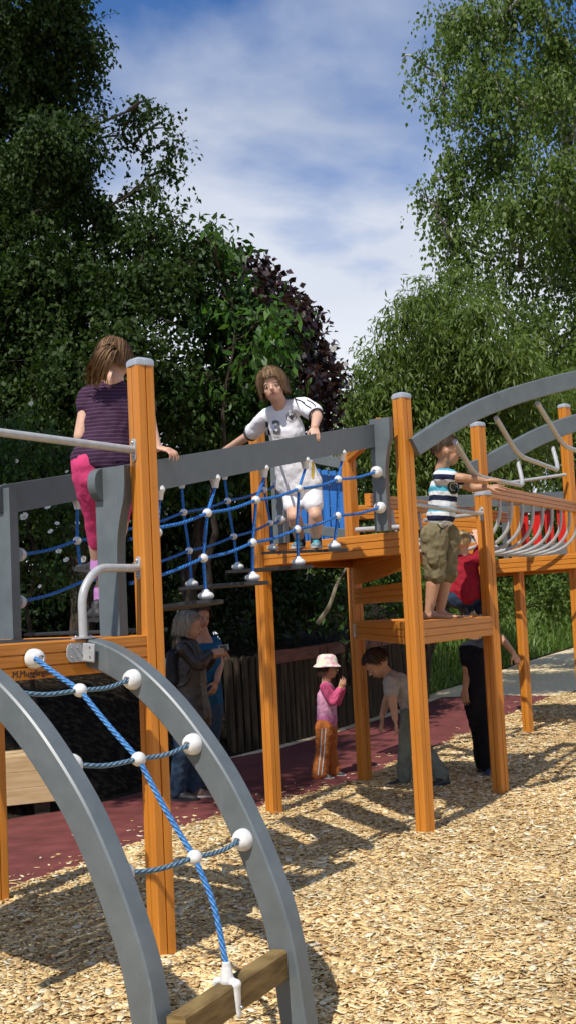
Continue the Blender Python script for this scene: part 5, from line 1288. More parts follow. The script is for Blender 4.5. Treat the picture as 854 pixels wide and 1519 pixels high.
# ---------------------------------------------------------------- child in pink trousers, climbing onto the bridge
t = thing('person', 'brown-haired child in purple striped top and pink trousers, back turned, climbing onto the bridge', 'person', U(140, 930, 6.05))
c_h = U(170, 536, 6.05); fr = headframe(V(0.25, 0.9, -0.35)); hr = 0.100
nk = U(168, 566, 6.0); sL = U(133, 590, 6.0); sR = U(213, 592, 6.05); ch = U(168, 610, 6.0); wa = U(160, 650, 5.98); hp = U(152, 700, 5.97)
hL, hR = U(136, 708, 5.97), U(176, 712, 6.0); kL, aL = U(141, 766, 6.05), U(146, 834, 6.15); kR, aR = U(172, 790, 6.1), U(152, 880, 6.2)
eR, wR = U(224, 636, 6.03), U(233, 664, 5.98); eL, wL = U(120, 648, 5.95), U(140, 690, 6.25)
def segs(m):
    head(m, c_h, fr, hr, nk, 0.05); m.cap(sL.lerp(sR, 0.2), sL.lerp(sR, 0.8), 0.055, 0.055); m.cap(ch, hp, 0.11, 0.11, V(1, 0, 0), 0.7)
    tube_join(m, [sR, eR, wR], [0.046, 0.035, 0.025]); tube_join(m, [sL, eL, wL], [0.044, 0.035, 0.025]); hand(m, wL, wL-eL, Z, 0.14, 0.6, 1)
    hand(m, wR, V(0.75, -0.25, -0.22), V(0.25, -0.35, 0.9), 0.150, 0.75, -1, curls=[0.7, 0.75, 0.85, 0.95])
    tube_join(m, [hL, kL], [0.085, 0.050]); tube_join(m, [kL, kL.lerp(aL, 0.4), aL], [0.048, 0.048, 0.034]); m.cap(aL, aL-Z*0.04, 0.036, 0.036)
    tube_join(m, [hR, kR], [0.085, 0.058]); tube_join(m, [kR, kR.lerp(aR, 0.4), aR], [0.055, 0.056, 0.036])
body(t, segs, SK['fair'], 0.0055)
hm2 = hairmat('brown_hair', (0.050, 0.025, 0.012), (0.26, 0.150, 0.075))
def lim(a): a = abs((a+math.pi) % (2*math.pi)-math.pi); return 1.0+0.9*sstep(0.5, 1.3, a)
def drp(a): a = abs((a+math.pi) % (2*math.pi)-math.pi); return 0.05+0.35*sstep(0.6, 1.8, a)
hair(t, c_h, fr, hr, lim, drp, hm2, 2000, 1.09, 0.05, 3, 0.0)
def segs(m):
    tube_join(m, [U(165, 522, 5.9), U(152, 530, 5.86), U(146, 545, 5.86), U(140, 556, 5.9)], [0.045, 0.05, 0.045, 0.02])
m = MB(); vs_, Q_, rn_ = [], [], []; rs_ = random.Random(4)
for _ in range(420):
    o_ = V(rs_.gauss(0, 0.014), rs_.gauss(0, 0.014), rs_.gauss(0, 0.012)); P = [U(170, 520, 5.96)+o_*0.5, U(160, 520, 5.86)+o_, U(151, 533, 5.83)+o_*1.3, U(145, 548, 5.84)+o_*1.4, U(141+rs_.gauss(0, 3), 560+rs_.gauss(0, 4), 5.88)+o_*1.5]; P = smoothpath(P, 3); r_ = rs_.random(); pv = None
    for i, p in enumerate(P):
        w_ = V(0.0035, 0.002, 0.001)*(1-0.6*i/len(P)); b = len(vs_); vs_ += [np.array(p-w_), np.array(p+w_)]
        if pv is not None: Q_.append([pv, pv+1, b+1, b]); rn_.append(r_)
        pv = b
fastmesh('ponytail', np.array(vs_), np.array(Q_), hm2, t, np.array(rn_))
pm = stripes('purple_striped_jersey', [(0.0, (0.040, 0.016, 0.038)), (0.72, (0.085, 0.045, 0.085))], 0.019)
def segs(m):
    m.cap(sL.lerp(sR, 0.08), sL.lerp(sR, 0.92), 0.070, 0.070); m.cap(nk-Z*0.035, ch, 0.075, 0.150, V(1, 0, 0), 0.7); m.cap(ch, wa, 0.158, 0.140, V(1, 0, 0), 0.7); m.cap(wa, U(152, 682, 5.97), 0.140, 0.158, V(1, 0, 0), 0.72)
    m.cap(sR, sR.lerp(eR, 0.35), 0.06, 0.058); m.cap(sL, sL.lerp(eL, 0.25), 0.06, 0.056)
cl(t, 'striped_top', pm, segs, 0.010, 2, (0.02, 0.06))
pk = cloth('pink_trousers', (0.62, 0.055, 0.17), 0.85)
def segs(m):
    m.cap(hL.lerp(hR, 0.05)+Z*0.06, hL.lerp(hR, 0.95)+Z*0.06, 0.108, 0.108); tube_join(m, [hL, kL, kL.lerp(aL, 0.6)], [0.098, 0.056, 0.045]); tube_join(m, [hR, kR, kR.lerp(aR, 0.6)], [0.098, 0.056, 0.045])
cl(t, 'trousers', pk, segs, 0.010, 3, (0.013, 0.07))
sb = noisy('black_shoe', (0.012, 0.012, 0.013), (0.05, 0.048, 0.045), (30, 30, 30), 3, 0.55, 0.2)
so1 = cloth('lilac_sock', (0.50, 0.22, 0.50))
m = MB(); m.cap(aL+V(0.005, 0, 0.02), aL-Z*0.045, 0.042, 0.044); m.build('sock', so1, t); m = MB(); m.cap(aR+Z*0.02, aR-Z*0.05, 0.042, 0.044); m.build('sock', so1, t)
shoe('shoe', aL+V(0.03, -0.04, -0.075), V(-0.55, 0.5, 0.12), 0.23, sb, t, sole='dsole', up=unit(V(0.25, 0.1, 1))); shoe('shoe', U(150, 922, 6.1), V(-0.45, 0.8, 0), 0.23, sb, t, sole='dsole')

# ---------------------------------------------------------------- boy in the striped T-shirt, on the low platform
t = thing('person', 'barefoot boy in striped T-shirt and olive shorts reaching forward on the low platform', 'person', V(*U(650, 915, 8.95).xy, ZD3))
DB = 8.95; c_h = U(662, 671, DB-0.03); fr = headframe(V(0.97, -0.08, -0.12)); hr = 0.108
nk = U(654, 697, DB); sN = U(653, 707, DB-0.10); sF = U(660, 706, DB+0.14); ch = U(657, 725, DB); wa = U(655, 758, DB); hp = U(651, 783, DB)
eN, wN = U(686, 709, DB-0.16), U(716, 713, DB-0.12); eF, wF = U(700, 724, DB+0.15), U(722, 723, DB+0.12)
hN, hF = U(643, 795, DB-0.07), U(661, 795, DB+0.07); kN, kF = U(644, 846, DB-0.07), U(662, 844, DB+0.08); fN = V(*U(636, 915, DB-0.06).xy, ZD3); fF = V(*U(652, 912, DB+0.10).xy, ZD3)
aN, aF = fN+Z*0.06, fF+Z*0.06
def segs(m):
    head(m, c_h, fr, hr, nk, 0.045); m.cap(sN, sF, 0.045, 0.045); m.cap(ch, hp, 0.095, 0.09, V(0, 1, 0), 0.75); m.cap(nk, ch, 0.05, 0.09, V(0, 1, 0), 0.75)
    tube_join(m, [sN, eN, wN], [0.042, 0.034, 0.023]); tube_join(m, [sF, eF, wF], [0.042, 0.034, 0.023])
    hand(m, wN, V(1, 0, 0.05), V(0, -0.3, 1), 0.145, 0.15, -1, spread=0.2); hand(m, wF, V(0.95, -0.1, 0.05), V(0.1, -0.5, 0.8), 0.15, 0.12, 1, spread=0.42)
    for h_, k_, a_, f_ in ((hN, kN, aN, fN), (hF, kF, aF, fF)):
        tube_join(m, [h_, k_], [0.07, 0.05]); tube_join(m, [k_, k_.lerp(a_, 0.35), a_], [0.047, 0.052, 0.032]); toes(m, f_+V(-0.035, 0.01, 0.0), V(0.93, -0.30, 0), 0.205)
body(t, segs, SK['tan'], 0.0055); face(t, c_h, fr, hr)
hm3 = hairmat('dark_brown_hair', (0.014, 0.009, 0.006), (0.09, 0.052, 0.03))
def lim(a): a = abs((a+math.pi) % (2*math.pi)-math.pi); return 0.95+0.35*sstep(0.8, 1.3, a)+0.55*sstep(1.7, 2.1, a)
hair(t, c_h, fr, hr, lim, lambda a: 0.02, hm3, 900, 1.07, 0.03, 5)
st = stripes('striped_tshirt', [(0.0, (0.012, 0.016, 0.045)), (0.26, (0.62, 0.64, 0.66)), (0.46, (0.07, 0.36, 0.50)), (0.66, (0.20, 0.50, 0.62)), (0.74, (0.62, 0.64, 0.66))], 0.150, offset=0.02, skew=0.12)
def segs(m):
    m.cap(sN, sF, 0.06, 0.06); m.cap(nk-Z*0.05, ch, 0.075, 0.118, V(0, 1, 0), 0.85); m.cap(ch, wa, 0.125, 0.118, V(0, 1, 0), 0.85); m.cap(wa, U(653, 766, DB), 0.118, 0.125, V(0, 1, 0), 0.85)
    m.cap(sN, sN.lerp(eN, 0.40), 0.060, 0.062); m.cap(sF, sF.lerp(eF, 0.42), 0.060, 0.062)
ts = cl(t, 'striped_tshirt', st, segs, 0.009, 2, (0.024, 0.05))
gm = newmat('dark_green_print', (0.02, 0.03, 0.02), 0.7); wp = newmat('white_print', (0.55, 0.55, 0.52), 0.7)
og = U(672, 724, DB-0.5); vd2 = unit(U(672, 724, DB)-V(0, 0, CAMZ)); x2, y2 = V(1, 0, 0), Z
blob_ = [(0.042*math.cos(a)*(1+0.15*math.sin(3*a)), 0.052*math.sin(a)*(1+0.12*math.cos(2*a))) for a in [2*math.pi*i/22 for i in range(22)]]
mark('chest_print', [blob_], gm, ts, ts, og, x2, y2, vd2, 0.003)
arc_ = []
for i in range(10):
    a, b = 1.2+i*0.4, 1.6+i*0.4
    arc_.append([(0.022*math.cos(a), 0.026*math.sin(a)+0.01), (0.022*math.cos(b), 0.026*math.sin(b)+0.01), (0.027*math.cos(b), 0.031*math.sin(b)+0.01), (0.027*math.cos(a), 0.031*math.sin(a)+0.01)])
mark('chest_print_line', arc_, wp, ts, ts, og, x2, y2, vd2, 0.005)
ol = cloth('olive_cargo_shorts', (0.20, 0.17, 0.095), 0.62, 0.9, 40, 0.6)
def segs(m):
    m.cap(hp-Z*0.0+V(0, -0.03, 0), hp+V(0, 0.03, 0), 0.122, 0.122, V(0, 1, 0), 0.9); tube_join(m, [hN, kN, kN-Z*0.03], [0.104, 0.080, 0.083]); tube_join(m, [hF, kF, kF-Z*0.03], [0.104, 0.078, 0.081])
    m.ell(hN.lerp(kN, 0.65)+V(-0.02, -0.085, 0), (0.05, 0.025, 0.06))
sh_ = cl(t, 'cargo_shorts', ol, segs, 0.009, 2, (0.026, 0.045))
m = MB()
o = m.tube(smoothpath([U(648, 780, DB-0.2)+V(0, 0, 0.01), U(655, 784, DB-0.14), U(664, 779, DB-0.12)], 4), 0.005, 6).build('drawstring', M['black'], sh_)

# ---------------------------------------------------------------- blond child in red, crouching on the low platform
t = thing('person', 'small blond child in dark red T-shirt crouching on the low platform, back turned', 'person', V(*U(690, 912, 9.6).xy, ZD3))
DR = 9.62; c_h = U(684, 806, DR); fr = headframe(V(0.35, 0.9, 0.05)); hr = 0.086
nk = U(687, 822, DR); sL = U(672, 833, DR); sR = U(706, 831, DR); ch = U(689, 845, DR); hp = U(687, 885, DR-0.02)
eR, wR = U(713, 812, DR+0.1), U(706, 797, DR+0.2); eL, wL = U(670, 850, DR+0.15), U(684, 840, DR+0.3)
kR, kL = U(714, 868, DR+0.12), U(672, 872, DR+0.2); fz = ZD3
aR = V(*U(712, 908, DR+0.0).xy, fz+0.06); aL = V(*U(690, 908, DR).xy, fz+0.06)
def segs(m):
    head(m, c_h, fr, hr, nk, 0.038); m.cap(sL.lerp(sR, .2), sL.lerp(sR, .8), 0.045, 0.045); m.cap(ch, hp, 0.09, 0.10, V(1, 0, 0), 0.8)
    tube_join(m, [sR, eR, wR], [0.036, 0.028, 0.02]); tube_join(m, [sL, eL, wL], [0.036, 0.028, 0.02]); hand(m, wR, V(-0.05, 0.3, 0.8), V(0, -1, 0.2), 0.11, 0.7, -1); hand(m, wL, wL-eL, Z, 0.11, 0.6, 1)
    tube_join(m, [hp, kR, aR], [0.07, 0.05, 0.04]); tube_join(m, [hp, kL, aL], [0.07, 0.05, 0.04])
body(t, segs, SK['fair'], 0.0052)
hair(t, c_h, fr, hr, lambda a: 1.0+0.7*sstep(0.7, 1.6, abs((a+math.pi) % (2*math.pi)-math.pi)), lambda a: 0.04, hairmat('blond_hair', (0.22, 0.14, 0.06), (0.55, 0.42, 0.22)), 900, 1.07, 0.02, 6)
def segs(m):
    m.cap(sL.lerp(sR, .1), sL.lerp(sR, .9), 0.056, 0.056); m.cap(nk-Z*0.035, ch, 0.06, 0.105, V(1, 0, 0), 0.8); m.cap(ch, U(689, 881, DR-0.03), 0.112, 0.132, V(1, 0, 0), 0.85); m.cap(sR, sR.lerp(eR, 0.75), 0.052, 0.05); m.cap(sL, sL.lerp(eL, 0.7), 0.052, 0.05)
cl(t, 'red_tshirt', cloth('dark_red_tshirt', (0.27, 0.010, 0.022), 0.8), segs, 0.009, 2, (0.026, 0.05))
def segs(m):
    m.cap(hp+V(-0.03, 0, 0), hp+V(0.03, 0, 0), 0.105, 0.105); tube_join(m, [hp+V(0.04, 0, 0), kR, aR], [0.085, 0.062, 0.05]); tube_join(m, [hp-V(0.04, 0, 0), kL, aL], [0.085, 0.062, 0.05])
cl(t, 'jeans', cloth('dark_blue_denim', (0.028, 0.055, 0.11), 0.6), segs, 0.009, 2, (0.02, 0.05))
shoe('shoe', aR-V(0.0, 0.08, 0.06), V(0.1, 1, 0), 0.17, sb, t); shoe('shoe', aL-V(0.0, 0.08, 0.06), V(-0.1, 1, 0), 0.17, sb, t)

# ---------------------------------------------------------------- child in black under the platform
t = thing('person', 'child dressed all in black standing under the low platform with one arm held out', 'person', G(708, 1148))
DK = 10.45; c_h = U(703, 922, DK); fr = headframe(V(-0.3, 0.9, -0.2)); hr = 0.108
nk = U(705, 945, DK); sL = U(690, 962, DK); sR = U(727, 960, DK); ch = U(708, 980, DK); hp = U(711, 1035, DK)
eR, wR = U(742, 946, DK-0.18), U(760, 968, DK-0.25); eL, wL = U(692, 1000, DK-0.02), U(689, 1022, DK-0.1)
hR, hL = U(718, 1048, DK), U(704, 1048, DK); kR, kL = U(722, 1095, DK-0.03), U(712, 1093, DK+0.05); g_ = G(718, 1146)
aR = V(*U(723, 1138, DK).xy, gz(DK)+0.07); aL = V(*U(714, 1128, DK+0.2).xy, gz(DK)+0.07)
def segs(m):
    head(m, c_h, fr, hr, nk, 0.045); m.cap(sL.lerp(sR, .2), sL.lerp(sR, .8), 0.05, 0.05); m.cap(ch, hp, 0.10, 0.095, V(1, 0, 0), 0.7)
    tube_join(m, [sR, eR, wR], [0.042, 0.034, 0.024]); tube_join(m, [sL, eL, wL], [0.042, 0.034, 0.024])
    hand(m, wR, V(0.35, -0.1, -0.75), V(0.5, -0.7, 0.3), 0.155, 0.25, 1, spread=0.3); hand(m, wL, V(-0.05, -0.1, -1), V(-0.6, -0.8, 0), 0.155, 0.35, 1)
    for h_, k_, a_ in ((hR, kR, aR), (hL, kL, aL)): tube_join(m, [h_, k_, a_], [0.07, 0.05, 0.035])
body(t, segs, SK['tan'], 0.0058)
hair(t, c_h, fr, hr, lambda a: 1.0+0.8*sstep(0.7, 1.6, abs((a+math.pi) % (2*math.pi)-math.pi)), lambda a: 0.04, hm3, 500, 1.08, 0.02, 7)
bk_ = cloth('black_tshirt', (0.010, 0.012, 0.020), 0.7)
def segs(m):
    m.cap(sL.lerp(sR, .1), sL.lerp(sR, .9), 0.062, 0.062); m.cap(nk-Z*0.05, ch, 0.07, 0.12, V(1, 0, 0), 0.75); m.cap(ch, U(711, 1040, DK), 0.122, 0.125, V(1, 0, 0), 0.75); m.cap(sR, sR.lerp(eR, .45), 0.056, 0.056); m.cap(sL, sL.lerp(eL, .5), 0.056, 0.056)
cl(t, 'black_tshirt', bk_, segs, 0.010)
def segs(m):
    m.cap(hL.lerp(hR, 0)+Z*0.04, hR+Z*0.04, 0.10, 0.10); tube_join(m, [hR, kR, aR+Z*0.02], [0.092, 0.072, 0.062]); tube_join(m, [hL, kL, aL+Z*0.02], [0.092, 0.072, 0.062])
cl(t, 'black_trousers', cloth('black_tracksuit', (0.012, 0.013, 0.017), 0.7), segs, 0.010)
shoe('shoe', aR+V(0.03, 0.04, -0.07), V(-0.35, -0.9, 0), 0.235, noisy('navy_shoe', (0.015, 0.03, 0.06), (0.05, 0.08, 0.12), (30, 30, 30), 3, 0.6, 0.1), t, sole='dsole'); shoe('shoe', aL+V(0.03, 0.04, -0.07), V(-0.35, -0.9, 0), 0.235, sb, t, sole='dsole')

# ---------------------------------------------------------------- boy bending down between the posts
t = thing('person', 'dark-haired boy in grey T-shirt bending forward between the tower posts', 'person', G(600, 1156))
DG = 10.15; c_h = U(559, 986, DG); fr = headframe(V(-0.75, -0.1, -0.65), V(-0.6, 0, 0.75)); hr = 0.112
nk = U(574, 1000, DG); sN = U(578, 1012, DG-0.14); sF = U(584, 1008, DG+0.14); ch = U(590, 1015, DG); wa = U(606, 1036, DG); hp = U(612, 1058, DG)
eN, wN = U(582, 1045, DG-0.22), U(585, 1066, DG-0.28); eF, wF = U(572, 1040, DG+0.2), U(566, 1062, DG+0.1)
hN, hF = U(609, 1064, DG-0.07), U(615, 1064, DG+0.07); kN, kF = U(600, 1104, DG-0.05), U(627, 1106, DG+0.0)
aN = U(598, 1143, DG-0.02); aN.z = gz(DG)+0.08; aF = U(654, 1148, DG-0.1); aF.z = gz(DG)+0.10
def segs(m):
    head(m, c_h, fr, hr, nk, 0.045); m.cap(sN, sF, 0.05, 0.05); m.cap(ch, hp, 0.10, 0.095, V(0, 1, 0), 0.75); tube_join(m, [sN, eN, wN], [0.044, 0.035, 0.025]); tube_join(m, [sF, eF, wF], [0.044, 0.035, 0.025])
    hand(m, wN, V(0.12, 0, -1), V(0.9, -0.3, 0.1), 0.155, 0.35, -1); hand(m, wF, V(-0.1, 0, -1), V(0.9, 0.3, 0), 0.155, 0.35, 1)
    tube_join(m, [hN, kN, aN], [0.07, 0.05, 0.036]); tube_join(m, [hF, kF, aF], [0.07, 0.05, 0.036])
body(t, segs, SK['tan'], 0.0058); face(t, c_h, fr, hr)
hair(t, c_h, fr, hr, lambda a: 0.98+0.8*sstep(0.7, 1.6, abs((a+math.pi) % (2*math.pi)-math.pi)), lambda a: 0.06, hm3, 900, 1.10, 0.03, 8)
def segs(m):
    m.cap(sN, sF, 0.062, 0.062); m.cap(nk.lerp(ch, 0.4), ch, 0.085, 0.125, V(0, 1, 0), 0.8); m.cap(ch, wa, 0.130, 0.120, V(0, 1, 0), 0.8); m.cap(wa, wa.lerp(hp, 0.5), 0.120, 0.118, V(0, 1, 0), 0.8); m.cap(sN, sN.lerp(eN, .40), 0.062, 0.062); m.cap(sF, sF.lerp(eF, .5), 0.06, 0.06)
cl(t, 'grey_tshirt', cloth('grey_tshirt', (0.33, 0.31, 0.295), 0.8), segs, 0.010, 2, (0.026, 0.05))
def segs(m):
    m.cap(hp+V(0, -.03, 0), hp+V(0, .03, 0), 0.108, 0.108); tube_join(m, [hN, kN, aN+Z*0.0], [0.088, 0.060, 0.060]); tube_join(m, [hF, kF, aF-Z*0.01], [0.088, 0.060, 0.066])
cl(t, 'trousers', cloth('grey_green_trousers', (0.165, 0.18, 0.14), 0.7), segs, 0.010, 2, (0.022, 0.06))
shoe('shoe', aN+V(0.05, 0.02, -0.075), V(-0.9, -0.2, 0), 0.225, sb, t, sole='dsole'); shoe('shoe', aF+V(0.06, 0.0, -0.09), V(-0.75, -0.45, 0), 0.225, sb, t, sole='dsole')

# ---------------------------------------------------------------- little girl with the sun hat
t = thing('person', 'little girl in sun hat, pink pullover and orange trousers standing on the red surface', 'person', G(483, 1151))
DW = 10.80; c_h = U(486, 992, DW); fr = headframe(V(0.93, -0.38, -0.02)); hr = 0.094; side = V(0.38, 0.93, 0)
nk = U(483, 1010, DW); sN = U(482, 1020, DW-0.10); sF = U(486, 1020, DW+0.11); ch = U(484, 1035, DW); wa = U(484, 1060, DW); hp = U(483, 1078, DW)
eN, wN = U(493, 1040, DW-0.17), U(503, 1022, DW-0.15); eF, wF = U(499, 1040, DW+0.08), U(508, 1019, DW+0.0)
hN, hF = U(480, 1084, DW-0.06), U(487, 1084, DW+0.06); kN, kF = U(478, 1112, DW-0.06), U(488, 1112, DW+0.07); gN = V(*U(474, 1150, DW-0.05).xy, gz(DW)); gF = V(*U(492, 1147, DW+0.08).xy, gz(DW))
aN, aF = gN+Z*0.06, gF+Z*0.06
def segs(m):
    head(m, c_h, fr, hr, nk, 0.038); m.cap(sN, sF, 0.04, 0.04); m.cap(ch, hp, 0.085, 0.085, side, 0.75); tube_join(m, [sN, eN, wN], [0.036, 0.029, 0.02]); tube_join(m, [sF, eF, wF], [0.036, 0.029, 0.02])
    hand(m, wN, V(0.35, -0.05, 0.75), V(0.1, -0.95, 0.1), 0.115, 0.45, 1); hand(m, wF, V(0.3, -0.1, 0.8), V(0.8, 0.3, 0), 0.115, 0.7, 1)
    tube_join(m, [hN, kN, aN], [0.06, 0.045, 0.03]); tube_join(m, [hF, kF, aF], [0.06, 0.045, 0.03])
body(t, segs, SK['tan'], 0.005); face(t, c_h, fr, hr)
hair(t, c_h, fr, hr, lambda a: 1.05+0.8*sstep(0.7, 1.3, abs((a+math.pi) % (2*math.pi)-math.pi)), lambda a: 0.02+0.45*sstep(0.9, 1.8, abs((a+math.pi) % (2*math.pi)-math.pi)), hm3, 700, 1.06, 0.03, 9)
f_, u_, s_ = fr
hc = c_h+u_*hr*0.50-f_*hr*0.10; m = MB(); N = 32; vs_ = []; fs_ = []
prof_ = [(0.02, 0.88), (0.5, 0.86), (0.80, 0.72), (0.93, 0.45), (1.0, 0.0), (1.12, -0.12), (1.28, -0.26), (1.27, -0.29), (1.10, -0.16), (0.95, -0.02), (0.88, 0.42), (0.02, 0.80)]
for a, b in prof_:
    for q in range(N):
        th = 2*math.pi*q/N; wv = 1+0.02*math.sin(th*5)*(a > 1.1); vs_.append(hc+(s_*math.cos(th)*0.94+f_*math.sin(th)*1.02)*a*hr*wv+u_*(b*hr+(0.03*hr*math.sin(th*3) if a > 1.1 else 0)))
for i in range(len(prof_)-1):
    for q in range(N): fs_.append((i*N+q, i*N+(q+1) % N, (i+1)*N+(q+1) % N, (i+1)*N+q))
m.add(vs_, fs_); hm_ = noisy('patterned_hat_cotton', (0.66, 0.36, 0.42), (0.62, 0.66, 0.42), (26, 26, 26), 2, 0.85, 0.1, 0.2, 0.34, 0.66, c3=(0.70, 0.66, 0.60)); m.build('sun_hat', hm_, t, angle=60)
gl = newmat('spectacle_rim', (0.05, 0.15, 0.12), 0.3)
for q in (-1, 1):
    c = c_h+u_*hr*0.02+f_*hr*0.86+s_*q*hr*0.27; m = MB(); m.tube([c+(s_*math.cos(2*math.pi*k/16)*0.18+u_*math.sin(2*math.pi*k/16)*0.13)*hr for k in range(17)], 0.0025, 6); m.build('glasses_rim', gl, t)
pkb = cloth('pale_pink_pullover', (0.62, 0.30, 0.44), 0.9); pks = cloth('pink_sleeves', (0.62, 0.10, 0.22), 0.9)
def segs(m): m.cap(sN.lerp(sF, .1), sN.lerp(sF, .9), 0.050, 0.050); m.cap(nk-Z*0.035, ch, 0.055, 0.104, side, 0.8); m.cap(ch, wa, 0.106, 0.108, side, 0.8)
cl(t, 'pullover', pkb, segs, 0.009, 2, (0.018, 0.05))
def segs(m): tube_join(m, [sN, eN, wN.lerp(eN, 0.12)], [0.050, 0.043, 0.032])
cl(t, 'sleeve', pks, segs, 0.008, 2, (0.014, 0.04))
def segs(m): tube_join(m, [sF, eF, wF.lerp(eF, 0.12)], [0.050, 0.043, 0.032])
cl(t, 'sleeve', pks, segs, 0.008, 2, (0.014, 0.04))
def segs(m): m.cap(wa-Z*0.015, wa-Z*0.055, 0.110, 0.112, side, 0.8)
cl(t, 'waistband', cloth('pink_hem', (0.55, 0.18, 0.36), 0.9), segs, 0.009, 2, (0.01, 0.05))
orr = cloth('orange_trousers', (0.46, 0.145, 0.035), 0.8)
def segs(m):
    m.cap(hN+Z*0.03, hF+Z*0.03, 0.082, 0.082); tube_join(m, [hN, kN, aN-Z*0.01], [0.080, 0.062, 0.074]); tube_join(m, [hF, kF, aF-Z*0.01], [0.080, 0.062, 0.074])
tr = cl(t, 'trousers', orr, segs, 0.009, 2, (0.020, 0.05))
for dx in (-0.018, 0.014):
    m = MB(); P = [hN-Z*0.0+V(dx, -0.3, 0.03), kN+V(dx, -0.3, 0), aN+V(dx, -0.3, -0.02)]
    for a, b in zip(P, P[1:]): m.add([a-V(0.005, 0, 0), a+V(0.005, 0, 0), b+V(0.005, 0, 0), b-V(0.005, 0, 0)], [(0, 1, 2, 3)])
    o = m.build('side_stripe', wp, tr, smooth=False, fix=False); project(o, tr, vd2*0+V(0, 1, 0), 0.004)
dk = noisy('dark_patterned_trainer', (0.02, 0.02, 0.025), (0.30, 0.22, 0.24), (50, 50, 50), 2, 0.6, 0.1, lo=0.5, hi=0.7)
shoe('shoe', gN-f_*0.04, f_, 0.175, dk, t); shoe('shoe', gF-f_*0.04, f_, 0.175, dk, t)

# ---------------------------------------------------------------- woman in the leather jacket
t = thing('person', 'grey-haired woman in long dark leather jacket and jeans holding up a camera', 'person', G(268, 1172))
DJ = 10.05; c_h = U(281, 931, DJ); fr = headframe(V(0.97, -0.15, -0.06)); hr = 0.112; side = V(0.15, 0.97, 0)
nk = U(277, 950, DJ); sN = U(277, 962, DJ-0.17); sF = U(284, 962, DJ+0.17); ch = U(282, 985, DJ); wa = U(284, 1025, DJ); hp = U(284, 1058, DJ)
eN, wN = U(296, 985, DJ-0.22), U(313, 969, DJ-0.10); eF, wF = U(302, 988, DJ+0.15), U(318, 972, DJ+0.03)
hN, hF = U(277, 1070, DJ-0.09), U(291, 1070, DJ+0.09); kN, kF = U(270, 1118, DJ-0.09), U(292, 1116, DJ+0.09); gN = V(*U(262, 1174, DJ-0.08).xy, gz(DJ)); gF = V(*U(288, 1172, DJ+0.08).xy, gz(DJ)); aN, aF = gN+Z*0.08, gF+Z*0.08
def segs(m):
    head(m, c_h, fr, hr, nk, 0.052); m.cap(sN, sF, 0.055, 0.055); m.cap(ch, hp, 0.13, 0.13, side, 0.75); tube_join(m, [sN, eN, wN], [0.05, 0.04, 0.027]); tube_join(m, [sF, eF, wF], [0.05, 0.04, 0.027])
    hand(m, wN, V(1, 0.15, 0.15), V(0.1, -0.7, 0.7), 0.165, 0.6, -1); hand(m, wF, V(1, -0.2, 0.15), V(0.1, 0.7, 0.7), 0.165, 0.6, 1)
    tube_join(m, [hN, kN, aN], [0.08, 0.055, 0.04]); tube_join(m, [hF, kF, aF], [0.08, 0.055, 0.04])
body(t, segs, SK['tan'], 0.006); face(t, c_h, fr, hr)
hair(t, c_h, fr, hr, lambda a: 0.95+0.75*sstep(0.7, 1.4, abs((a+math.pi) % (2*math.pi)-math.pi)), lambda a: 0.03+0.50*sstep(1.0, 1.5, abs((a+math.pi) % (2*math.pi)-math.pi)), hairmat('grey_blond_hair', (0.10, 0.08, 0.055), (0.42, 0.37, 0.28)), 1200, 1.13, 0.06, 10, 0.15)
lt = noisy('dark_brown_leather', (0.012, 0.009, 0.008), (0.028, 0.020, 0.016), (12, 12, 12), 5, 0.42, 0.4, 0.4, bscale=(22, 22, 14), bdist=0.015)
def segs(m):
    m.cap(sN, sF, 0.078, 0.078); m.cap(nk-Z*0.055, ch, 0.085, 0.165, side, 0.75); m.cap(ch, wa, 0.168, 0.165, side, 0.78); m.cap(wa, U(286, 1066, DJ), 0.165, 0.205, side, 0.80)
    tube_join(m, [sN, eN, wN.lerp(eN, 0.18)], [0.072, 0.062, 0.046]); tube_join(m, [sF, eF, wF.lerp(eF, 0.18)], [0.072, 0.062, 0.046]); m.cap(nk-Z*0.01, nk-Z*0.03, 0.072, 0.085)
cl(t, 'leather_jacket', lt, segs, 0.011, 3, (0.026, 0.09))
jn = cloth('dark_blue_jeans', (0.035, 0.065, 0.11), 0.6)
def segs(m): m.cap(hN, hF, 0.11, 0.11); tube_join(m, [hN, kN, aN], [0.10, 0.072, 0.066]); tube_join(m, [hF, kF, aF], [0.10, 0.072, 0.066])
cl(t, 'jeans', jn, segs, 0.010, 2, (0.025, 0.05))
shoe('shoe', gN-V(0.05, 0, 0), V(1, -0.15, 0), 0.25, sb, t, sole='dsole'); shoe('shoe', gF-V(0.05, 0, 0), V(1, -0.25, 0), 0.25, noisy('brown_shoe', (0.12, 0.06, 0.04), (0.25, 0.15, 0.11), (30, 30, 30), 3, 0.5, 0.1), t)
# camera in her hands, bag on her back
cc_ = U(332, 961, DJ-0.03); t2 = thing('camera', 'small silver camera held up in the hands of the woman in leather', 'camera', cc_)
m = MB(); m.bar(cc_-V(0.042, 0, 0.004), cc_+V(0.042, 0, 0.004), 0.028, 0.052, c=0.006); m.build('camera_body', newmat('silver_camera_shell', (0.22, 0.22, 0.23), 0.35, 0.5, 0.4), t2)
m = MB(); m.tube([cc_+V(0.0, 0.01, 0), cc_+V(0.0, 0.04, 0)], 0.022, 14); m.build('lens', M['black'], t2)
m = MB(); m.bar(cc_+V(-0.028, -0.016, -0.003), cc_+V(0.028, -0.016, 0.003), 0.003, 0.040); m.build('screen', newmat('camera_screen', (0.04, 0.045, 0.05), 0.15), t2)
bc = U(259, 990, DJ-0.02); t3 = thing('backpack', 'black backpack with a pale patch hanging on the back of the woman in leather', 'backpack', bc)
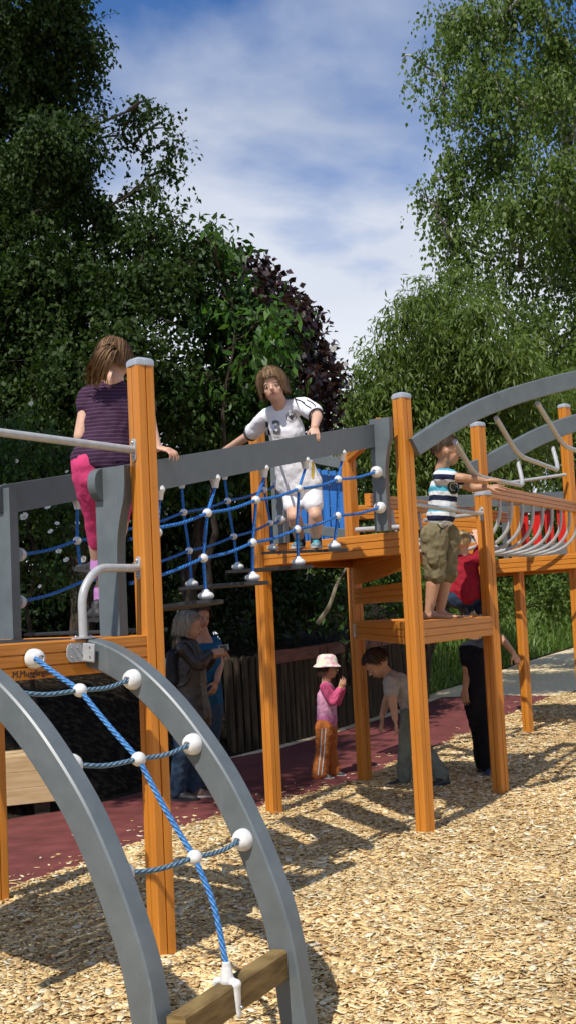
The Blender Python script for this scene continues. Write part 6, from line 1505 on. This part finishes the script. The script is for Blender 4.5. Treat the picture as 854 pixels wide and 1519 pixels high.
m = MB(); m.cap(bc+V(0, 0, 0.09), bc-V(0.01, 0, 0.12), 0.10, 0.13, side, 0.62); pb = m.build('bag_body', cloth('black_nylon', (0.02, 0.02, 0.022), 0.6, 0.6), t3, voxel=0.010, sm=2, disp=(0.02, 0.06))
m = MB(); m.cap(bc+V(-0.062, -0.03, 0.06), bc+V(-0.058, -0.04, -0.11), 0.045, 0.055, side, 0.5); m.build('front_pocket', cloth('pale_cloth', (0.55, 0.53, 0.48), 0.9), t3, voxel=0.008, sm=2)
m = MB(); m.tube(smoothpath([bc+V(0.03, -0.12, 0.12), sN+V(0.0, -0.07, 0.06), sN+V(0.08, -0.09, -0.05), bc+V(0.12, -0.15, -0.10), bc+V(0.03, -0.13, -0.15)], 5), 0.012, 8); m.build('strap', M['black'], t3)

# ---------------------------------------------------------------- woman in the blue top, half hidden
t = thing('person', 'dark-haired woman in a blue top standing behind the woman in the leather jacket', 'person', G(303, 1162))
DQ = 10.6; c_h = U(297, 916, DQ); fr = headframe(V(0.55, -0.80, -0.18)); hr = 0.112; side = V(0.80, 0.55, 0)
nk = U(300, 938, DQ); sN = U(291, 954, DQ); sF = U(319, 954, DQ+0.12); ch = U(306, 972, DQ); wa = U(306, 1005, DQ); hp = U(306, 1045, DQ)
eF, wF = U(326, 985, DQ+0.05), U(322, 1010, DQ-0.12); eN, wN = U(287, 985, DQ), U(292, 1010, DQ-0.1)
hN, hF = U(300, 1055, DQ), U(313, 1055, DQ); kN, kF = U(300, 1103, DQ), U(313, 1103, DQ); gN = V(*U(299, 1155, DQ).xy, gz(DQ)); gF = V(*U(314, 1152, DQ).xy, gz(DQ)); aN, aF = gN+Z*0.08, gF+Z*0.08
def segs(m):
    head(m, c_h, fr, hr, nk, 0.052); m.cap(sN, sF, 0.055, 0.055); m.cap(ch, hp, 0.12, 0.13, side, 0.7); m.cap(nk, ch, 0.06, 0.12, side, 0.7); tube_join(m, [sN, eN, wN], [0.05, 0.04, 0.027]); tube_join(m, [sF, eF, wF], [0.05, 0.04, 0.027])
    hand(m, wF, V(-0.3, -0.2, -0.8), V(0.7, -0.5, 0), 0.165, 0.5, 1); hand(m, wN, V(0.3, -0.2, -0.8), V(-0.7, -0.5, 0), 0.165, 0.5, -1)
    tube_join(m, [hN, kN, aN], [0.08, 0.055, 0.04]); tube_join(m, [hF, kF, aF], [0.08, 0.055, 0.04])
body(t, segs, SK['mid'], 0.006); face(t, c_h, fr, hr)
hair(t, c_h, fr, hr, lambda a: 0.95+0.85*sstep(0.6, 1.1, abs((a+math.pi) % (2*math.pi)-math.pi)), lambda a: 0.03+0.3*sstep(0.8, 1.3, abs((a+math.pi) % (2*math.pi)-math.pi)), hm3, 900, 1.09, 0.03, 12)
def segs(m): m.cap(sN, sF, 0.060, 0.060); m.cap(ch+Z*0.02, wa, 0.145, 0.140, side, 0.72); m.cap(wa, U(306, 1040, DQ), 0.14, 0.165, side, 0.75); m.cap(sF, sF.lerp(eF, 0.3), 0.06, 0.06); m.cap(sN, sN.lerp(eN, 0.3), 0.06, 0.06)
cl(t, 'blue_top', cloth('teal_blue_top', (0.010, 0.085, 0.17), 0.7), segs, 0.010, 2, (0.02, 0.06))
def segs(m): m.cap(hN, hF, 0.115, 0.115); tube_join(m, [hN, kN, aN], [0.11, 0.08, 0.08]); tube_join(m, [hF, kF, aF], [0.11, 0.08, 0.08])
cl(t, 'jeans', jn, segs, 0.011, 2, (0.02, 0.06))
shoe('shoe', gN-V(0.05, -0.05, 0), V(0.5, -0.8, 0), 0.25, sb, t, sole='dsole'); shoe('shoe', gF-V(0.05, -0.05, 0), V(0.6, -0.8, 0), 0.25, sb, t, sole='dsole')
